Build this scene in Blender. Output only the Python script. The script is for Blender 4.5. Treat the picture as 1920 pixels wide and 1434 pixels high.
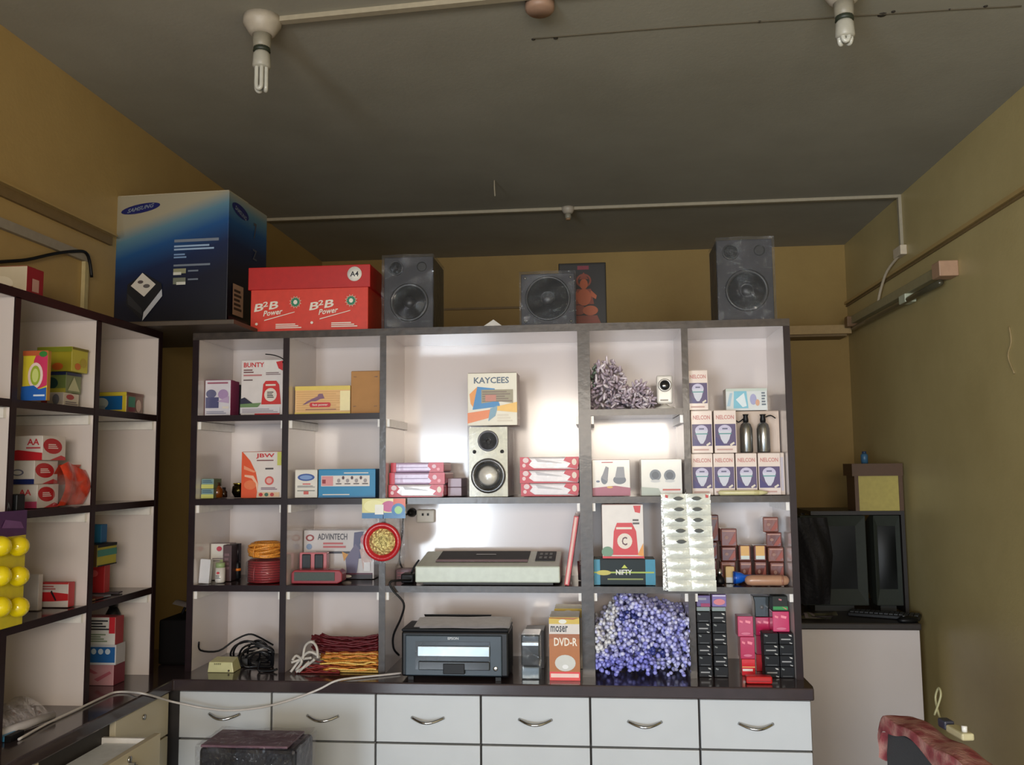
import bpy, math, random
from mathutils import Vector, Matrix
random.seed(7)
for o in list(bpy.data.objects): bpy.data.objects.remove(o, do_unlink=True)
SC = bpy.context.scene; COL = SC.collection
R = math.radians; PI = math.pi

# ---------------------------------------------------------------- camera
FPX = 1631.15; CAMZ = 1.5
RT = Vector((0.9953044, 0.09632697, -0.00950077)); UP = Vector((0.01849887, -0.09295422, 0.99549852)); FW = Vector((-0.09501022, 0.99099981, 0.09429969))
cd = bpy.data.cameras.new('camera'); cam = bpy.data.objects.new('camera', cd); COL.objects.link(cam)
cd.sensor_fit = 'HORIZONTAL'; cd.sensor_width = 36; cd.lens = 36 * FPX / 1920; cd.clip_start = .02
m = Matrix(((RT.x, UP.x, -FW.x), (RT.y, UP.y, -FW.y), (RT.z, UP.z, -FW.z))).to_4x4()
m.translation = Vector((0, 0, CAMZ)); cam.matrix_world = m; SC.camera = cam

# ---------------------------------------------------------------- world, lights, exposure
w = bpy.data.worlds.new('world'); SC.world = w; w.use_nodes = True
bg = w.node_tree.nodes['Background']; bg.inputs[0].default_value = (.80, .88, 1, 1); bg.inputs[1].default_value = .35
def area(name, loc, sx, sy, power, col, rot, spread=PI):
    l = bpy.data.lights.new(name, 'AREA'); l.shape = 'RECTANGLE'; l.size = sx; l.size_y = sy; l.energy = power; l.color = col; l.spread = spread
    o = bpy.data.objects.new(name, l); COL.objects.link(o); o.location = loc; o.rotation_euler = rot; return o
# daylight through the open shop front behind the camera
area('daylight_street', (0.10, -1.42, 0.72), 2.6, 1.15, 22, (.66, .82, 1.0), (R(90), 0, 0))
area('daylight_sunlit', (0.10, -1.42, 1.80), 1.35, .50, 58, (1.0, .88, .74), (R(90), 0, 0))
left_fill = area('left_fill_light', (-2.3, -3.9, 1.15), 2.3, 1.4, 310, (.80, .90, 1.0), (0, 0, 0))  # added low area light outside at left, aimed to brighten the right wall
left_fill.rotation_euler = (Vector((1.4, 2.6, .80)) - left_fill.location).to_track_quat('-Z', 'Y').to_euler()
SC.view_settings.view_transform = 'Standard'; SC.view_settings.look = 'None'; SC.view_settings.gamma = 1
SC.view_settings.use_curve_mapping = False; SC.view_settings.exposure = 0.0

# ---------------------------------------------------------------- picture measurement helpers (real depths)
def ray(px, py): return FW + RT * ((px - 960) / FPX) - UP * ((py - 717) / FPX)
def ay(px, py, Y): d = ray(px, py); p = d * (Y / d.y); p.z += CAMZ; return p
def ax(px, py, X): d = ray(px, py); p = d * (X / d.x); p.z += CAMZ; return p
def az(px, py, Z): d = ray(px, py); p = d * ((Z - CAMZ) / d.z); p.z += CAMZ; return p
def pyof(x, y, z):
    p = Vector((x, y, z - CAMZ)); return 717 - FPX * p.dot(UP) / p.dot(FW)

# ---------------------------------------------------------------- materials
_mc = {}
def lin(c):
    c /= 255.; return c / 12.92 if c <= .04045 else ((c + .055) / 1.055) ** 2.4
def mat(rgb, rough=.5, metal=0., coat=0., bump=0., scale=50., var=.06, spec=.5, trans=0., alpha=1., bdist=.002, stretch=None, detail=3):
    k = (rgb, rough, metal, coat, bump, scale, var, spec, trans, alpha, bdist, stretch, detail)
    if k in _mc: return _mc[k]
    M = bpy.data.materials.new('mat_%d' % len(_mc)); M.use_nodes = True; nt = M.node_tree; N = nt.nodes; L = nt.links
    b = N['Principled BSDF']; c = tuple(lin(x) for x in rgb)
    tc = N.new('ShaderNodeTexCoord'); nz = N.new('ShaderNodeTexNoise'); nz.inputs['Scale'].default_value = scale; nz.inputs['Detail'].default_value = detail
    if stretch:
        mp = N.new('ShaderNodeMapping'); mp.inputs['Scale'].default_value = stretch; L.new(tc.outputs['Object'], mp.inputs[0]); L.new(mp.outputs[0], nz.inputs[0])
    else: L.new(tc.outputs['Object'], nz.inputs[0])
    rp = N.new('ShaderNodeValToRGB'); rp.color_ramp.elements[0].position = .3; rp.color_ramp.elements[1].position = .7
    rp.color_ramp.elements[0].color = tuple(x * (1 - var) for x in c) + (1,); rp.color_ramp.elements[1].color = tuple(min(1, x * (1 + var)) for x in c) + (1,)
    L.new(nz.outputs[0], rp.inputs[0]); L.new(rp.outputs[0], b.inputs['Base Color'])
    b.inputs['Roughness'].default_value = rough; b.inputs['Metallic'].default_value = metal; b.inputs['Coat Weight'].default_value = coat
    b.inputs['Coat Roughness'].default_value = .08; b.inputs['Specular IOR Level'].default_value = spec
    b.inputs['Transmission Weight'].default_value = trans; b.inputs['Alpha'].default_value = alpha
    if bump:
        bp = N.new('ShaderNodeBump'); bp.inputs['Strength'].default_value = bump; bp.inputs['Distance'].default_value = bdist
        L.new(nz.outputs[0], bp.inputs['Height']); L.new(bp.outputs[0], b.inputs['Normal'])
        if coat: L.new(bp.outputs[0], b.inputs['Coat Normal'])
    _mc[k] = M; return M
def wrapmat(key='wrap', scale=22, tint=(230, 235, 240), body=.10, dist=.012, gk=.4):
    if key in _mc: return _mc[key]
    M = bpy.data.materials.new('clear_film'); M.use_nodes = True; nt = M.node_tree; N = nt.nodes; L = nt.links
    for n in list(N): N.remove(n)
    out = N.new('ShaderNodeOutputMaterial'); tr = N.new('ShaderNodeBsdfTransparent'); gl = N.new('ShaderNodeBsdfGlossy'); df = N.new('ShaderNodeBsdfDiffuse')
    gl.inputs['Roughness'].default_value = .05; df.inputs['Color'].default_value = tuple(lin(x) for x in tint) + (1,)
    fr = N.new('ShaderNodeFresnel'); fr.inputs[0].default_value = 1.5
    tc = N.new('ShaderNodeTexCoord'); nz = N.new('ShaderNodeTexNoise'); nz.inputs['Scale'].default_value = scale; nz.inputs['Detail'].default_value = 4; nz.inputs['Distortion'].default_value = 1.5
    bp = N.new('ShaderNodeBump'); bp.inputs['Strength'].default_value = 1; bp.inputs['Distance'].default_value = dist
    L.new(tc.outputs['Object'], nz.inputs[0]); L.new(nz.outputs[0], bp.inputs['Height']); L.new(bp.outputs[0], gl.inputs['Normal']); L.new(bp.outputs[0], fr.inputs['Normal'])
    m1 = N.new('ShaderNodeMixShader'); m1.inputs[0].default_value = body*.3; L.new(tr.outputs[0], m1.inputs[1]); L.new(df.outputs[0], m1.inputs[2])
    m2 = N.new('ShaderNodeMixShader'); mu = N.new('ShaderNodeMath'); mu.operation = 'MULTIPLY_ADD'; mu.inputs[1].default_value = gk; mu.inputs[2].default_value = .0; mu.use_clamp = True
    L.new(fr.outputs[0], mu.inputs[0]); L.new(mu.outputs[0], m2.inputs[0]); L.new(m1.outputs[0], m2.inputs[1]); L.new(gl.outputs[0], m2.inputs[2]); L.new(m2.outputs[0], out.inputs[0])
    _mc[key] = M; return M
def wallmat(name, rgb, rgb2, rough=.7, scale=1.3):
    M = bpy.data.materials.new(name); M.use_nodes = True; nt = M.node_tree; N = nt.nodes; L = nt.links; b = N['Principled BSDF']
    tc = N.new('ShaderNodeTexCoord'); n1 = N.new('ShaderNodeTexNoise'); n1.inputs['Scale'].default_value = scale; n1.inputs['Detail'].default_value = 6; n1.inputs['Roughness'].default_value = .65
    n2 = N.new('ShaderNodeTexNoise'); n2.inputs['Scale'].default_value = 90; n2.inputs['Detail'].default_value = 3
    rp = N.new('ShaderNodeValToRGB'); rp.color_ramp.elements[0].position = .35; rp.color_ramp.elements[1].position = .65
    rp.color_ramp.elements[0].color = tuple(lin(x) for x in rgb2) + (1,); rp.color_ramp.elements[1].color = tuple(lin(x) for x in rgb) + (1,)
    bp = N.new('ShaderNodeBump'); bp.inputs['Strength'].default_value = .15; bp.inputs['Distance'].default_value = .003
    L.new(tc.outputs['Object'], n1.inputs[0]); L.new(tc.outputs['Object'], n2.inputs[0]); L.new(n1.outputs[0], rp.inputs[0]); L.new(rp.outputs[0], b.inputs['Base Color'])
    L.new(n2.outputs[0], bp.inputs['Height']); L.new(bp.outputs[0], b.inputs['Normal']); b.inputs['Roughness'].default_value = rough; return M

M_WALL = wallmat('yellow_wall_paint', (180, 152, 98), (168, 140, 88), .42)
M_WALLB = wallmat('back_wall_paint', (160, 132, 72), (146, 118, 62), .6)
M_CEIL = wallmat('ceiling_distemper', (158, 154, 140), (146, 142, 128), .8)
M_WALLR = wallmat('right_wall_lit_tone', (190, 172, 120), (176, 158, 108), .42)  # lighter, greyer copy of the wall paint; brighter lighting put into its colour
M_FLOOR = wallmat('floor_tile', (150, 140, 125), (130, 120, 108), .3, 4)
M_LAM = mat((216, 206, 202), .16, 0, .3, .03, 3, .02)
M_DRAWER = mat((196, 200, 203), .32, 0, .1, .03, 5, .04)
M_CREAM = mat((196, 186, 160), .35, 0, .1, .03, 5, .04)
M_DARK = mat((34, 20, 22), .35, 0, .0, .05, 40, .15, .3)
M_EDGE = mat((56, 46, 38), .34, 0, .12, .25, 40, .35, bdist=.002)  # worn centre edging, lighter than the outer strips; glare put into its colour
M_TOP = mat((58, 48, 50), .16, 0, .3, .02, 20, .1)
M_PVC = mat((160, 150, 128), .5)
M_CHROME = mat((190, 190, 190), .18, 1)
BLACK = mat((14, 14, 16), .45, spec=.3); GLOSSBLK = mat((14, 16, 20), .12, 0, .5)
WHITE = mat((232, 228, 222), .35, 0, .2)
FOIL = mat((225, 225, 222), .22, .85, 0, 1., 28, .05, bdist=.012)

# ---------------------------------------------------------------- mesh builder
_tc = {}
def text_mesh(s, bold):
    k = (s, bold)
    if k in _tc: return _tc[k]
    cu = bpy.data.curves.new('t', 'FONT'); cu.body = s; cu.size = 1; cu.resolution_u = 2; cu.offset = .02 if bold else 0
    o = bpy.data.objects.new('t', cu); COL.objects.link(o); bpy.context.view_layer.update()
    me = bpy.data.meshes.new_from_object(o.evaluated_get(bpy.context.evaluated_depsgraph_get()))
    v = [tuple(x.co) for x in me.vertices]; f = [tuple(p.vertices) for p in me.polygons]
    bpy.data.objects.remove(o); bpy.data.meshes.remove(me)
    x0 = min(a[0] for a in v); x1 = max(a[0] for a in v); y0 = min(a[1] for a in v); y1 = max(a[1] for a in v)
    _tc[k] = ([((a[0] - x0) / (x1 - x0), (a[1] - y0) / max(y1 - y0, 1e-6)) for a in v], f); return _tc[k]
class MB:
    def __init__(s, M=None): s.v = []; s.f = []; s.mi = []; s.sm = []; s.mats = []; s.M = M or Matrix()
    def mid(s, m):
        if m not in s.mats: s.mats.append(m)
        return s.mats.index(m)
    def add(s, vs, fs, m, smooth=False):
        n = len(s.v); s.v += [tuple(s.M @ Vector(a)) for a in vs]; i = s.mid(m) if not isinstance(m, list) else None
        for k, f in enumerate(fs):
            s.f.append(tuple(n + j for j in f)); s.mi.append(i if i is not None else s.mid(m[k])); s.sm.append(smooth)
        return s
    def box(s, x0, y0, z0, x1, y1, z1, m, front=None, side=None, top=None):
        vs = [(x0, y0, z0), (x1, y0, z0), (x1, y1, z0), (x0, y1, z0), (x0, y0, z1), (x1, y0, z1), (x1, y1, z1), (x0, y1, z1)]
        fs = [(0, 3, 2, 1), (4, 5, 6, 7), (0, 1, 5, 4), (1, 2, 6, 5), (2, 3, 7, 6), (3, 0, 4, 7)]
        return s.add(vs, fs, [m, top or m, front or m, side or m, m, side or m])
    def prism(s, pts, y0, y1, m, plane='xz', smooth=False):
        n = len(pts)
        if plane == 'xz': a = [(p[0], y0, p[1]) for p in pts] + [(p[0], y1, p[1]) for p in pts]
        elif plane == 'xy': a = [(p[0], p[1], y0) for p in pts] + [(p[0], p[1], y1) for p in pts]
        else: a = [(y0, p[0], p[1]) for p in pts] + [(y1, p[0], p[1]) for p in pts]
        fs = [tuple(range(n)), tuple(range(2 * n - 1, n - 1, -1))] + [(i, n + i, n + (i + 1) % n, (i + 1) % n) for i in range(n)]
        return s.add(a, fs, m, smooth)
    def lathe(s, prof, m, n=24, c=(0, 0, 0), axis='z', smooth=True):
        vs = []; fs = []
        for r, z in prof:
            for k in range(n):
                a = 2 * PI * k / n; x, y = r * math.cos(a), r * math.sin(a)
                p = (x, y, z) if axis == 'z' else ((x, -z, y) if axis == 'y' else (z, x, y))
                vs.append((p[0] + c[0], p[1] + c[1], p[2] + c[2]))
        for i in range(len(prof) - 1):
            for k in range(n):
                q = (k + 1) % n; fs.append((i * n + k, i * n + q, (i + 1) * n + q, (i + 1) * n + k))
        fs.append(tuple(range(n - 1, -1, -1))); fs.append(tuple((len(prof) - 1) * n + k for k in range(n)))
        return s.add(vs, fs, m, smooth)
    def tube(s, pts, r, m, n=8, sub=4, closed=False):
        P = [Vector(p) for p in pts]
        if sub > 1 and len(P) > 2:
            Q = []; L = len(P); rng = range(L) if closed else range(L - 1)
            for i in rng:
                p0 = P[(i - 1) % L] if (closed or i > 0) else P[0]; p1 = P[i]; p2 = P[(i + 1) % L]; p3 = P[(i + 2) % L] if (closed or i + 2 < L) else P[-1]
                for k in range(sub):
                    t = k / sub; Q.append(.5 * ((2 * p1) + (-p0 + p2) * t + (2 * p0 - 5 * p1 + 4 * p2 - p3) * t * t + (-p0 + 3 * p1 - 3 * p2 + p3) * t ** 3))
            if not closed: Q.append(P[-1])
            P = Q
        vs = []; fs = []; L = len(P); ref = None
        for i, p in enumerate(P):
            a = P[(i - 1) % L] if (closed or i > 0) else p; b = P[(i + 1) % L] if (closed or i < L - 1) else p
            t = (b - a); t = t.normalized() if t.length > 1e-9 else Vector((0, 0, 1))
            if ref is None: ref = Vector((0, 0, 1)) if abs(t.z) < .9 else Vector((1, 0, 0))
            u = ref - t * ref.dot(t)
            if u.length < 1e-6: u = t.orthogonal()
            u.normalize(); ref = u; w_ = t.cross(u); rr = r[i * (len(r) - 1) // max(1, L - 1)] if isinstance(r, (list, tuple)) else r
            for k in range(n):
                an = 2 * PI * k / n; vs.append(tuple(p + (u * math.cos(an) + w_ * math.sin(an)) * rr))
        for i in range(L if closed else L - 1):
            j = (i + 1) % L
            for k in range(n):
                q = (k + 1) % n; fs.append((i * n + k, i * n + q, j * n + q, j * n + k))
        if not closed: fs.append(tuple(range(n - 1, -1, -1))); fs.append(tuple((L - 1) * n + k for k in range(n)))
        return s.add(vs, fs, m, True)
    def ell(s, c, rx, ry, rz, m, n=10, k=6):
        vs = []; fs = []
        for i in range(k + 1):
            t = PI * i / k
            for j in range(n):
                a = 2 * PI * j / n; vs.append((c[0] + rx * math.sin(t) * math.cos(a), c[1] + ry * math.sin(t) * math.sin(a), c[2] + rz * math.cos(t)))
        for i in range(k):
            for j in range(n):
                q = (j + 1) % n; fs.append((i * n + j, (i + 1) * n + j, (i + 1) * n + q, i * n + q))
        return s.add(vs, fs, m, True)
    def sheet(s, fn, nu, nv, m, smooth=True):
        vs = [fn(i / nu, j / nv) for j in range(nv + 1) for i in range(nu + 1)]
        fs = [(j * (nu + 1) + i, j * (nu + 1) + i + 1, (j + 1) * (nu + 1) + i + 1, (j + 1) * (nu + 1) + i) for j in range(nv) for i in range(nu)]
        return s.add(vs, fs, m, smooth)
    def prints(s, items, W, H, face='front', D=0, off=.0012):
        """flat print in face coordinates u,v 0..1; front face at local y=0 centred on x; right side x=W/2; left side x=-W/2; top z=H"""
        for q, it in enumerate(items):
            o = off + q * .00025; kind = it[0]; col = it[-1]; m = mat(col, .4, 0, .1, var=.03) if isinstance(col, tuple) else col
            def P(u, v):
                if face == 'front': return (-W / 2 + u * W, -o, v * H)
                if face == 'right': return (W / 2 + o, u * D, v * H)
                if face == 'left': return (-W / 2 - o, (1 - u) * D, v * H)
                return (-W / 2 + u * W, v * D, H + o)
            if kind == 'rect':
                _, a, b, c, d, _x = it; s.add([P(a, b), P(c, b), P(c, d), P(a, d)], [(0, 1, 2, 3)], m)
            elif kind == 'ell':
                _, a, b, ru, rv, _x = it; n = 20; s.add([P(a + ru * math.cos(2 * PI * k / n), b + rv * math.sin(2 * PI * k / n)) for k in range(n)], [tuple(range(n))], m)
            elif kind == 'tell':   # tilted ellipse
                _, a, b, ru, rv, tl, _x = it; n = 20; s.add([P(a + ru * math.cos(2 * PI * k / n), b + rv * math.sin(2 * PI * k / n) + tl * ru * math.cos(2 * PI * k / n)) for k in range(n)], [tuple(range(n))], m)
            elif kind == 'poly': s.add([P(*p) for p in it[1]], [tuple(range(len(it[1])))], m)
            elif kind == 'text':
                _, st, a, b, c, d, _x = it; v, f = text_mesh(st, True); s.add([P(a + x * (c - a), b + y * (d - b)) for x, y in v], f, m)
            elif kind == 'slant':
                _, st, a, b, c, d, sl, _x = it; v, f = text_mesh(st, True); s.add([P(a + x * (c - a) + y * .25 * (c - a) / 4, b + y * (d - b) + sl * x) for x, y in v], f, m)
            elif kind == 'lines':
                _, a, b, c, d, n, _x = it
                for k in range(n):
                    v = b + (d - b) * (k + .5) / n; h = abs(d - b) / n * .28; e = c - (c - a) * (((k * 7) % 5) * .06); s.add([P(a, v - h), P(e, v - h), P(e, v + h), P(a, v + h)], [(0, 1, 2, 3)], m)
        return s
    def build(s, name, parent=None, loc=None, bevel=0, sub=0):
        me = bpy.data.meshes.new(name); me.from_pydata(s.v, [], s.f)
        for m in s.mats: me.materials.append(m)
        me.polygons.foreach_set('material_index', s.mi); me.polygons.foreach_set('use_smooth', s.sm); me.update()
        o = bpy.data.objects.new(name, me); COL.objects.link(o)
        if parent: o.parent = parent
        if loc: o.location = loc
        if bevel:
            md = o.modifiers.new('bevel', 'BEVEL'); md.width = bevel; md.segments = 2; md.limit_method = 'ANGLE'; md.angle_limit = R(40)
        if sub: md = o.modifiers.new('sub', 'SUBSURF'); md.levels = md.render_levels = sub
        return o
def tag(o, label=None, cat=None, group=None, kind=None):
    if label: o['label'] = label
    if cat: o['category'] = cat
    if group: o['group'] = group
    if kind: o['kind'] = kind
    return o
def thing(name, label, cat, loc=(0, 0, 0), rz=0, group=None):
    o = bpy.data.objects.new(name, None); COL.objects.link(o); o.location = loc; o.rotation_euler = (0, 0, rz); o.empty_display_size = .05
    return tag(o, label, cat, group)
def struct(name, mb, **k): o = mb.build(name, **k); o['kind'] = 'structure'; return o

def rgbm(c, rough=.42, coat=.1):
    if isinstance(c, tuple) and sum(c) < 190: rough, coat = max(rough, .45), 0
    return mat(c, rough, 0, coat, .03, 30, .04, .25 if sum(c) < 190 else .5) if isinstance(c, tuple) else c
def carton(name, label, cat, loc, W, D, H, front, side=None, top=None, rz=0, prints=(), right=(), left=(), group=None, rx=0, ry=0, coat=.1, flap=True, rough=.42):
    """a box standing on loc (bottom centre of its front face)"""
    if loc[0] > RX[0] and 2.7 <= loc[1] < 2.97 and loc[2] < 1.9:
        D = min(D, YK - .002 - loc[1]); c = max(i for i in range(5) if loc[0] > RX[i]); q = 3 if c == 2 and loc[2] > 1.41 else 9
        lo = RX[c] + (.020 if c == 3 else .0115); hi = RX[c + 1] - (.020 if c == 2 else .0115); W = min(W, hi - lo); loc = (min(max(loc[0], lo + W / 2), hi - W / 2), loc[1], loc[2])
    t = thing(name, label, cat, loc, rz, group); t.rotation_euler = (rx, ry, rz)
    fm = rgbm(front, rough, coat); sm = rgbm(side or front, rough, coat); tm = rgbm(top or side or front, rough, coat)
    MB().box(-W / 2, 0, 0, W / 2, D, H, sm, front=fm, side=sm, top=tm).build('carton_body', t, bevel=min(.0015, W * .03))
    if flap: MB().box(-W / 2 + .002, .001, H, W / 2 - .002, D * .55, H + .001, tm).build('top_flap', t)
    if prints or right or left:
        if prints: MB().prints(prints, W, H).build('printing', t)
        if right: MB().prints(right, W, H, 'right', D).build('side_printing', t)
        if left: MB().prints(left, W, H, 'left', D).build('side_printing', t)
    return t
RX = [-1.293, -.989, -.671, -.034, .277, .585]; YK = 2.975
S1, S2, S3, S4, STOP = 1.669, 1.401, 1.130, .8625, 1.9385
def std(px0, px1, pyt, Y, zb):
    """from the picture: centre x, width, height of something whose front face is at depth Y, standing at height zb"""
    pm = (px0 + px1) / 2; x0 = ay(px0, (pyt + pyof(ay(px0, pyt, Y).x, Y, zb)) / 2, Y).x; x1 = ay(px1, (pyt + pyof(ay(px1, pyt, Y).x, Y, zb)) / 2, Y).x
    return (x0 + x1) / 2, x1 - x0, ay(pm, pyt, Y).z - zb
def pbox(name, label, cat, px0, px1, pyt, Y, zb, D, front, **k):
    x, W, H = std(px0, px1, pyt, Y, zb); return carton(name, label, cat, (x, Y, zb + .0005), W, D, H, front, **k)
# ================================================================ room
XL, XR, YB, YF, ZC = -1.65, 1.45, 5.1, -1.30, 2.75
b = MB().box(XL - .1, YF - .1, -.05, XR + .1, YB + .1, 0, M_FLOOR); struct('floor', b)
b = MB().box(XL - .1, YF - .1, ZC, XR + .1, YB + .1, ZC + .08, M_CEIL); ceil = struct('ceiling', b)
b = MB().box(XL - .1, YF - .1, 0, XL, YB + .1, ZC, M_WALL); wl = struct('wall_left', b)
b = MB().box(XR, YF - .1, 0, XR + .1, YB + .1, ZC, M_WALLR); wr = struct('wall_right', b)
b = MB().box(XL, YB, 0, XR, YB + .1, ZC, M_WALLB); wb = struct('wall_back', b)
# front wall: header over the open shop front and two narrow piers
b = MB().box(XL, YF - .1, 2.12, XR, YF, ZC, M_WALL).box(XL, YF - .1, 0, XL + .06, YF, 2.12, M_WALL).box(XR - .1, YF - .1, 0, XR, YF, 2.12, M_WALL); struct('wall_front', b)
M_OUT = mat((150, 145, 135), .9)
b = MB().box(-6, -9, -.1, 6, YF - .1, -.05, M_OUT); struct('floor_street', b)
# mouldings
M_BAND = mat((120, 98, 62), .6)
b = MB().box(XL, YF, 2.262, XL + .012, 2.78, 2.292, M_BAND).box(XL, YF, 2.292, XL + .03, 2.78, 2.297, M_WALL); struct('trim_1', b)  # moulding strip over a darker band; step shade put into the band's colour
b = MB().box(XR - .008, 1.0, 2.385, XR, YB, 2.393, M_BAND).box(XR - .016, 1.0, 2.397, XR, YB, 2.412, M_WALL); struct('trim_2', b)
za = ay(900, 578, YB).z
b = MB().box(XL, YB - .012, za - .008, ay(975, 575, YB).x + .3, YB, za + .004, M_BAND); struct('trim_3', b)
z0, z1 = ay(1530, 627, 4.95).z, ay(1530, 611, 4.95).z
b = MB().box(.45, 4.95, z0 - .012, 1.40, YB, z0, M_BAND).box(.45, 4.93, z0, 1.42, YB, z1, mat((176, 148, 100), .6)); struct('trim_4', b)
# ceiling crack with chipped spots
b = MB(); pts = [az(px, py, ZC - .001) for px, py in ((1000, 72), (1250, 52), (1430, 40), (1600, 30), (1780, 18), (1915, 11))]
b.tube(pts, .0022, mat((90, 82, 66), .9), 5, 3)
for px, py, r_ in ((1000, 74, .006), (1042, 72, .007), (1424, 41, .006), (1654, 28, .013), (1675, 22, .006), (1780, 18, .004), (1848, 12, .006)):
    p = az(px, py, ZC - .001); b.lathe([(r_ * .4, -.002), (r_, 0), (r_, .002)], mat((46, 40, 32), .9), 8, tuple(p))
struct('trim_5', b)
def tubes_thing(name, label, cat, paths, m, group=None, n=8):
    b = MB()
    for pts, r_ in paths: b.tube(pts, r_, m, n, 4)
    return tag(b.build(name), label, cat, group)
# ---- surface conduits
p0 = az(522, 42, ZC - .012); p1 = az(1240, -30, ZC - .012)
b = MB(Matrix()); d = (p1 - p0).normalized(); nrm = Vector((-d.y, d.x, 0)) * .011
def strip(b, A, B, wd, t, m, up):  # rectangular trunking from A to B
    d = (B - A).normalized(); s = d.cross(up).normalized() * wd / 2; u = up * t
    vs = [A - s, A + s, B + s, B - s, A - s + u, A + s + u, B + s + u, B - s + u]
    b.add([tuple(v) for v in vs], [(0, 3, 2, 1), (4, 5, 6, 7), (0, 1, 5, 4), (1, 2, 6, 5), (2, 3, 7, 6), (3, 0, 4, 7)], m)
q0 = Vector((p0.x, p0.y, ZC)); q1 = Vector((p1.x, p1.y, ZC))
strip(b, q0, q1, .022, .014, M_PVC, Vector((0, 0, -1)))
c1 = tag(b.build('cable_trunking'), 'long white cable trunking running across the ceiling from the left bulb holder', 'cable trunking', 'white cable trunking')
b = MB(); j = az(1012, 3, ZC); b.lathe([(.034, -.03), (.04, -.022), (.04, 0)], mat((150, 120, 100), .5), 20, tuple(j)); tag(b.build('junction_box'), 'round brown junction box at the top edge of the ceiling trunking', 'junction box')
b = MB(); A = az(480, 405, ZC); B = az(1684, 372, ZC); A.z = B.z = ZC; B.x = XR; A.y = B.y = (A.y + B.y) / 2
YC = A.y; A.x = XL
strip(b, A, B, .020, .014, M_PVC, Vector((0, 0, -1)))
zt = ax(1690, 515, XR).z
strip(b, Vector((XR, YC, ZC - .014)), Vector((XR, YC, 2.50)), .020, .014, M_PVC, Vector((-1, 0, 0)))
tag(b.build('cable_trunking'), 'thin trunking crossing the rear ceiling and dropping down the right wall to the tube light', 'cable trunking', 'white cable trunking')
b = MB(); A = ax(-40, 405, XL); B = ax(160, 484, XL); zz = (A.z + B.z) / 2; yB = B.y
b.box(XL + .001, -1.2, zz - .014, XL + .016, yB, zz + .014, mat((150, 140, 125), .5)).box(XL + .001, yB - .02, 1.96, XL + .014, yB, zz - .014, mat((190, 175, 130), .5))
tag(b.build('cable_trunking'), 'greyish trunking running along the left wall above the shelf unit and turning down', 'cable trunking', 'white cable trunking')
pts = [ax(px, py, XL + .02) for px, py in ((-60, 498), (0, 491), (50, 487), (100, 476), (140, 471), (160, 473), (168, 490), (172, 520))]
tubes_thing('black_cable', 'thin black cable drooping across the left wall above the corner shelf', 'cable', [(pts, .005)], BLACK)
p = az(927, 338, ZC); q = ay(927, 368, p.y)
tubes_thing('ceiling_hook', 'thin straight wire rod hanging from the middle of the ceiling', 'hook', [([(p.x, p.y, ZC), (p.x, p.y, (q.z + ZC) / 2), (p.x + .002, p.y, q.z)], .003)], M_PVC)
# ---- lamp holders with compact fluorescent bulbs
def holder(t, s=1.):
    hold = MB().lathe([(.052 * s, 0), (.052 * s, -.02 * s), (.036 * s, -.045 * s), (.030 * s, -.05 * s)], mat((172, 162, 146), .45), 24).build('ceiling_rose', t)
    MB().lathe([(.026 * s, -.05 * s), (.024 * s, -.085 * s), (.021 * s, -.088 * s)], mat((140, 134, 118), .45), 20).build('bulb_socket', t); return hold
def cfl(name, label, x, y, rose, length):
    t = thing(name, label, 'light bulb', (x, y, ZC), 0, 'compact fluorescent bulbs on the ceiling')
    z = 0
    if rose: holder(t); z = -.086
    MB().lathe([(.022, z), (.024, z - .012), (.018, z - .014)], mat((40, 46, 34), .5), 16).build('socket_ring', t)
    gm = mat((186, 184, 172), .25, 0, .2)
    MB().lathe([(.018, z - .012), (.023, z - .02), (.025, z - .055), (.021, z - .06)], mat((166, 162, 148), .4), 16).build('bulb_base', t)
    b = MB(); z0 = z - .056; z1 = -length
    for k in range(3):
        a = k * 2 * PI / 3 + .4; u = Vector((math.cos(a), math.sin(a), 0)) * .0125; v = Vector((-math.sin(a), math.cos(a), 0)) * .0075
        b.tube([u + v + Vector((0, 0, z0)), u + v + Vector((0, 0, (z0 + z1) / 2)), u + v + Vector((0, 0, z1 + .012)), u + v * .5 + Vector((0, 0, z1 + .003)), u - v * .5 + Vector((0, 0, z1 + .003)), u - v + Vector((0, 0, z1 + .012)), u - v + Vector((0, 0, (z0 + z1) / 2)), u - v + Vector((0, 0, z0))], .0062, gm, 8, 3)
    b.build('glass_tube', t); return t
P1 = az(492, 34, ZC); e = ay(490, 170, P1.y); cfl('ceiling_bulb', 'unlit compact fluorescent bulb in a white ceiling holder at upper left', P1.x, P1.y, True, ZC - e.z)
P2 = az(1580, -28, ZC); e = ay(1580, 82, P2.y); cfl('ceiling_bulb', 'unlit compact fluorescent bulb cut by the top edge at upper right', P2.x, P2.y, True, ZC - e.z)
P3 = Vector((ay(1065, 392, YC).x, YC, ZC)); t = thing('bulb_holder', 'empty white bulb holder on the thin rear ceiling trunking', 'bulb holder', P3); holder(t, .62)
MB().lathe([(.012, -.05), (.011, -.062)], mat((150, 120, 90), .5), 12).build('socket_mouth', t)
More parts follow.
